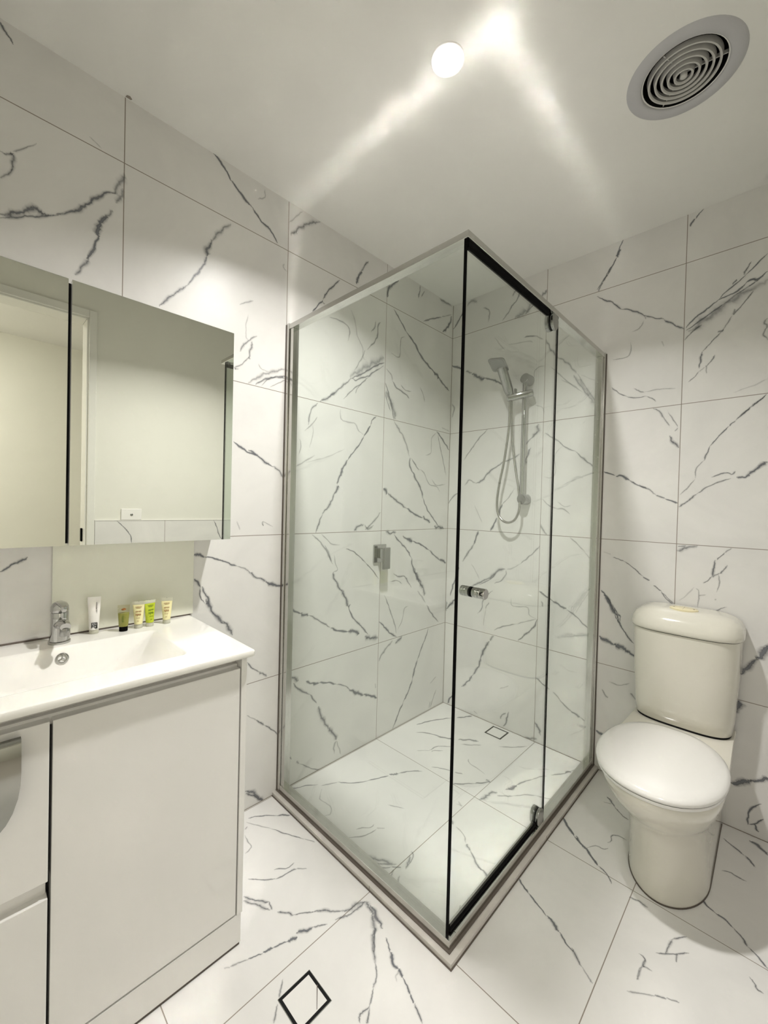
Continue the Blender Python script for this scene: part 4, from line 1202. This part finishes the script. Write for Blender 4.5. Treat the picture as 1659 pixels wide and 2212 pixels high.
# spout reaching over the basin
sp2 = MB(); rings = []
for tt in range(9):
    u = tt/8; cx = TPX + 0.012 + 0.088*u; cz = TPZ + 0.052 + 0.020*math.sin(u*PI*.62) - 0.004*u
    rr = .0155 - .0035*u; ang = R(-8 - 26*u)
    rings.append([(cx - math.sin(ang)*-rr*math.sin(2*PI*i/20)*0 + rr*math.sin(2*PI*i/20)*math.sin(-ang)*.5, TPY + rr*1.0*math.cos(2*PI*i/20), cz + rr*.85*math.sin(2*PI*i/20)) for i in range(20)])
sp2.loft(rings); spo = sp2.build('spout', 'chrome', t, smooth=50)
MB().cyl((TPX+0.090, TPY, TPZ+0.062), (TPX+0.090, TPY, TPZ+0.040), 0.0115, 24, ch=0.001).build('aerator', 'chrome_soft', spo, smooth=40)
# lever handle lying over the spout
lv = MB(); rings = []
for tt in range(9):
    u = tt/8; cx = TPX - 0.016 + 0.085*u; cz = TPZ + 0.108 + 0.012*math.sin(u*2.2) - 0.002*u
    wy = .0125 - .003*u if u < .95 else .006; hz = .0055 - .003*u
    rings.append([(cx, TPY + wy*math.copysign(abs(math.cos(2*PI*i/20))**.7, math.cos(2*PI*i/20)), cz + hz*math.sin(2*PI*i/20)) for i in range(20)])
lv.loft(rings).build('lever', 'chrome', t, smooth=60)

# cream panel on the wall behind the basin
o = MB().box(0.0008, 0.006, -1.966, -1.566, 0.8395, 1.116).build('splashback_panel', 'panel', bevel=0.0006)
tag(o, 'plain cream panel on the tiled wall between basin and mirror cabinet', 'wall panel')
struct(MB().box(0.0005, 0.0075, -1.5745, -2.47, 0.8355, 0.8392).build('trim_7', 'silicone'))

# ------------------------------------------------------------------ mirror cabinet
XM = 0.131
t = empty('mirror_cabinet', (0.07, -1.95, 1.115), 'wall hung cabinet with frameless mirror doors above the basin', 'cabinet')
MB().box(0.001, 0.110, -1.500, -2.402, 1.119, 1.834).build('carcass', 'cabinet', t)
for ya_, yb_ in ((-1.490, -1.9465), (-1.9545, -2.407)):
    b = MB(); b.box(0.111, XM, ya_, yb_, 1.115, 1.838); b.m[3] = 1
    b.build('mirror_door', ['cabinet', 'mirror'], t)
MB().box(0.1102, 0.1112, -1.943, -1.958, 1.12, 1.834).build('gap_shadow_strip', 'dark', t)  # shade between the mirror doors, put in as a dark strip

# ------------------------------------------------------------------ toilet roll cover on the drawer
t = empty('toilet_roll_holder', (XF, -2.13, 0.70), 'chrome toilet roll holder with rounded cover on the left drawer front', 'toilet roll holder')
RW, RC = 0.064, -2.130
rows = []
prof_ = [(0.4665, 0.752), (0.470, 0.770), (0.478, 0.7785), (0.487, 0.7765), (0.492, 0.768), (0.494, 0.745), (0.4945, 0.715), (0.494, 0.69), (0.493, 0.665), (0.4915, 0.64), (0.489, 0.62), (0.486, 0.605), (0.482, 0.595)]
def sheet(off, mi=0):
    rr = []
    for x_, z_ in prof_:
        u = max(0.0, (0.715 - z_)/0.125); hw = RW*math.sqrt(max(0.02, 1 - min(1, u)**2.2)) if u > 0 else RW
        rr.append([(x_ + off, RC + hw*v/6, z_ + off*.3) for v in range(-6, 7)])
    return rr
a = sheet(0); b2 = sheet(-0.003)
m_ = MB(); nR = len(a); nC = 13
vs_ = [p for r in a for p in r] + [p for r in b2 for p in r]; fs = []; B0 = nR*nC
for i in range(nR-1):
    for j in range(nC-1):
        fs.append((i*nC+j, i*nC+j+1, (i+1)*nC+j+1, (i+1)*nC+j)); fs.append((B0+i*nC+j, B0+(i+1)*nC+j, B0+(i+1)*nC+j+1, B0+i*nC+j+1))
for i in range(nR-1):
    fs.append((i*nC, (i+1)*nC, B0+(i+1)*nC, B0+i*nC)); fs.append((i*nC+nC-1, B0+i*nC+nC-1, B0+(i+1)*nC+nC-1, (i+1)*nC+nC-1))
for j in range(nC-1):
    fs.append((j, B0+j, B0+j+1, j+1)); fs.append(((nR-1)*nC+j, (nR-1)*nC+j+1, B0+(nR-1)*nC+j+1, B0+(nR-1)*nC+j))
m_.add(vs_, fs); m_.build('cover', 'chrome_dark', t, smooth=50)
MB().box(XF-0.001, XF+0.003, RC-0.03, RC+0.03, 0.70, 0.768).build('back_plate', 'chrome', t, bevel=0.001)

# ------------------------------------------------------------------ light switch on the painted wall (seen in the mirror)
t = empty('light_switch', (XW, -1.399, 1.149), 'white single light switch on the cream wall above the half height tiles', 'light switch')
MB().box(XW-0.009, XW-0.0005, -1.457, -1.341, 1.1175, 1.188).build('switch_plate', 'white_plastic', t, bevel=0.003)
MB().lathe([(0.0, 0.0125), (0.006, 0.0125), (0.008, 0.011), (0.008, 0.008)], (XW, -1.399, 1.150), (-1, 0, 0), 24, cap1=False).build('switch_button', 'chrome_soft', t, smooth=40)

# ------------------------------------------------------------------ toiletries
ZC = 0.8353
def squeeze_tube(name, x, y, h, wid, rcap, hcap, facing, label, cat, body_mats, cap_mat, group=None, seal=0.006, body_split=None):
    """tube standing on its cap, flat crimp on top; facing = direction (deg) its flat front looks to"""
    t = empty(name, (x, y, ZC), label, cat, group)
    fx = Vector((math.cos(R(facing)), math.sin(R(facing)), 0)); rg = Vector((-fx.y, fx.x, 0)); o_ = Vector((x, y, ZC))
    def ring(z, a_, b_, k=28, e=1.0): return [o_ + rg*a_*math.cos(2*PI*i/k) + fx*b_*math.sin(2*PI*i/k) + Vector((0,0,z)) for i in range(k)]
    MB().loft([ring(0, rcap*.93, rcap*.93), ring(0.001, rcap, rcap), ring(hcap-.001, rcap*.98, rcap*.98), ring(hcap, rcap*.92, rcap*.92)]).build('cap', cap_mat, t, smooth=40)
    levels = []
    for i in range(9):
        u = i/8; z = hcap + 0.0005 + (h - seal - hcap)*u
        levels.append(ring(z, rcap*.97 + (wid/2 - rcap*.97)*u**.9, rcap*.97*(1-u)**.8 + .0012))
    levels.append(ring(h, wid/2, .0010))
    m = MB(); m.loft(levels)
    o = m.build('body', body_mats, t, smooth=60)
    return t, o_, rg, fx

t, o_, rg, fx = squeeze_tube('lotion_tube', 0.031, -1.868, 0.111, 0.034, 0.0125, 0.012, -20, 'tall white squeeze tube with black square logo, nearest the tap', 'tube', 'tube_white', 'tube_cap')
fr = o_ + fx*0.0126 + rg*(0.003) + Vector((0, 0, 0.026))
tl = -0.05
sqm = frame_mtx(fr, rg, (fx*tl*-1 + Vector((0,0,1))))
sq_ = MB(); 
cc = [sqm @ Vector(v) for v in ((-.0075,-.0095,.0),(.0075,-.0095,.0),(.0075,.0085,.0),(-.0075,.0085,.0))]
cc2 = [sqm @ Vector(v) for v in ((-.0075,-.0095,-.003),(.0075,-.0095,-.003),(.0075,.0085,-.003),(-.0075,.0085,-.003))]
sq_.add(cc+cc2, [(0,1,2,3),(4,7,6,5),(0,4,5,1),(1,5,6,2),(2,6,7,3),(3,7,4,0)]); sq_.build('logo_square', 'ink_dark', t)
text_part('logo_text', 'EN', 0.0085, frame_mtx(fr + fx*.0002 + Vector((0,0,.0040)), rg, (0,0,1)), 'ink_white', t)
text_part('logo_text', 'DI', 0.0085, frame_mtx(fr + fx*.0002 + Vector((0,0,-.0040)), rg, (0,0,1)), 'ink_white', t)
text_part('side_text', 'moisturiser lotion', 0.0048, frame_mtx(o_ + fx*0.0060 + rg*0.0075 + Vector((0,0,.078)), (0,0,-1), rg), 'ink_dark', t, extrude=.0006)

# olive bottle on a black cap
t = empty('shower_gel_bottle', (0.062, -1.797, ZC), 'small clear bottle of olive green gel standing on its black cap', 'bottle')
o_ = Vector((0.062, -1.797, ZC)); fx = Vector((math.cos(R(-22)), math.sin(R(-22)), 0)); rg = Vector((-fx.y, fx.x, 0))
def ring2(z, a_, b_, k=28, e=.8): return [o_ + rg*a_*math.copysign(abs(math.cos(2*PI*i/k))**e, math.cos(2*PI*i/k)) + fx*b_*math.copysign(abs(math.sin(2*PI*i/k))**e, math.sin(2*PI*i/k)) + Vector((0,0,z)) for i in range(k)]
MB().loft([ring2(0, .0105, .0095), ring2(.001, .0115, .0105), ring2(.013, .0115, .0105), ring2(.0145, .0108, .0098)]).build('cap', 'seal', t, smooth=40)
MB().loft([ring2(.015, .0120, .0105), ring2(.018, .0125, .0110), ring2(.055, .0150, .0100), ring2(.056, .0149, .0098)]).build('gel', 'gel_olive', t, smooth=40)
MB().loft([ring2(.0148, .0126, .0112), ring2(.055, .0158, .0106), ring2(.078, .0165, .0060), ring2(.081, .0165, .0025)]).build('shell', 'tube_clear', t, smooth=40)
text_part('side_text', 'shower gel', 0.0046, frame_mtx(o_ + fx*0.0118 + Vector((0,0,.040)), (0,0,-1), rg), 'ink_green', t, extrude=.0004)
MB().loft([ring2(.066, .0060, .0088, e=1), ring2(.068, .0068, .0086, e=1), ring2(.0695, .002, .0082, e=1)]).build('leaf_mark', 'ink_brown', t)

def spa_tube(x, y, facing, label, gel, ink, first=None):
    t, o_, rg, fx = squeeze_tube('spa_tube', x, y, 0.080, 0.033, 0.0118, 0.013, facing, label, 'tube', gel, 'tube_cap', 'small spa squeeze tubes on the vanity top')
    # clear crimped end above the filling
    def ring(z, a_, b_, k=20): return [o_ + rg*a_*math.cos(2*PI*i/k) + fx*b_*math.sin(2*PI*i/k) + Vector((0,0,z)) for i in range(k)]
    MB().loft([ring(.0745, .0171, .0016), ring(.0845, .0172, .0011)]).build('crimp', 'tube_cap', t, smooth=40)
    def face(z): # depth of the tube front at height z
        u = (z - .0135)/(.0605); return .0118*.97*max(0.0, 1-u)**.8 + .0016
    for z, s_, body, sh, wdth in ((.0540, .0078, 'earth', 0.3, 0), (.0450, .0120, 'spa', 0, 0), (.0680, .0036, 'conditioning', 0, 0), (.0645, .0034, 'shampoo', 0, 0), (.0340, .0030, 'with mint', 0, 0), (.0240, .0028, '30ml', 0, 0)):
        d0 = face(z) + .0004; sl_ = (face(z+.004) - face(z-.004))/.008
        text_part('label_text', body, s_, frame_mtx(o_ + fx*d0 + Vector((0,0,z)), rg, Vector((0,0,1)) + fx*sl_), ink, t, shear=sh, extrude=.0003)
    MB().box(o_.x-.0004, o_.x+.0004, o_.y-.0008, o_.y+.0008, o_.z+.0785, o_.z+.0855).build('notch_mark', 'ink_dark', t)
    return t
spa_tube(0.056, -1.754, -22, 'small cream yellow spa tube beside the lime green one', 'gel_cream', 'ink_brown')
spa_tube(0.058, -1.722, 8, 'small lime green spa tube touching the left cream one', 'gel_lime', 'ink_green')
spa_tube(0.058, -1.671, -24, 'small cream yellow spa tube standing apart at the right end', 'gel_cream', 'ink_brown')
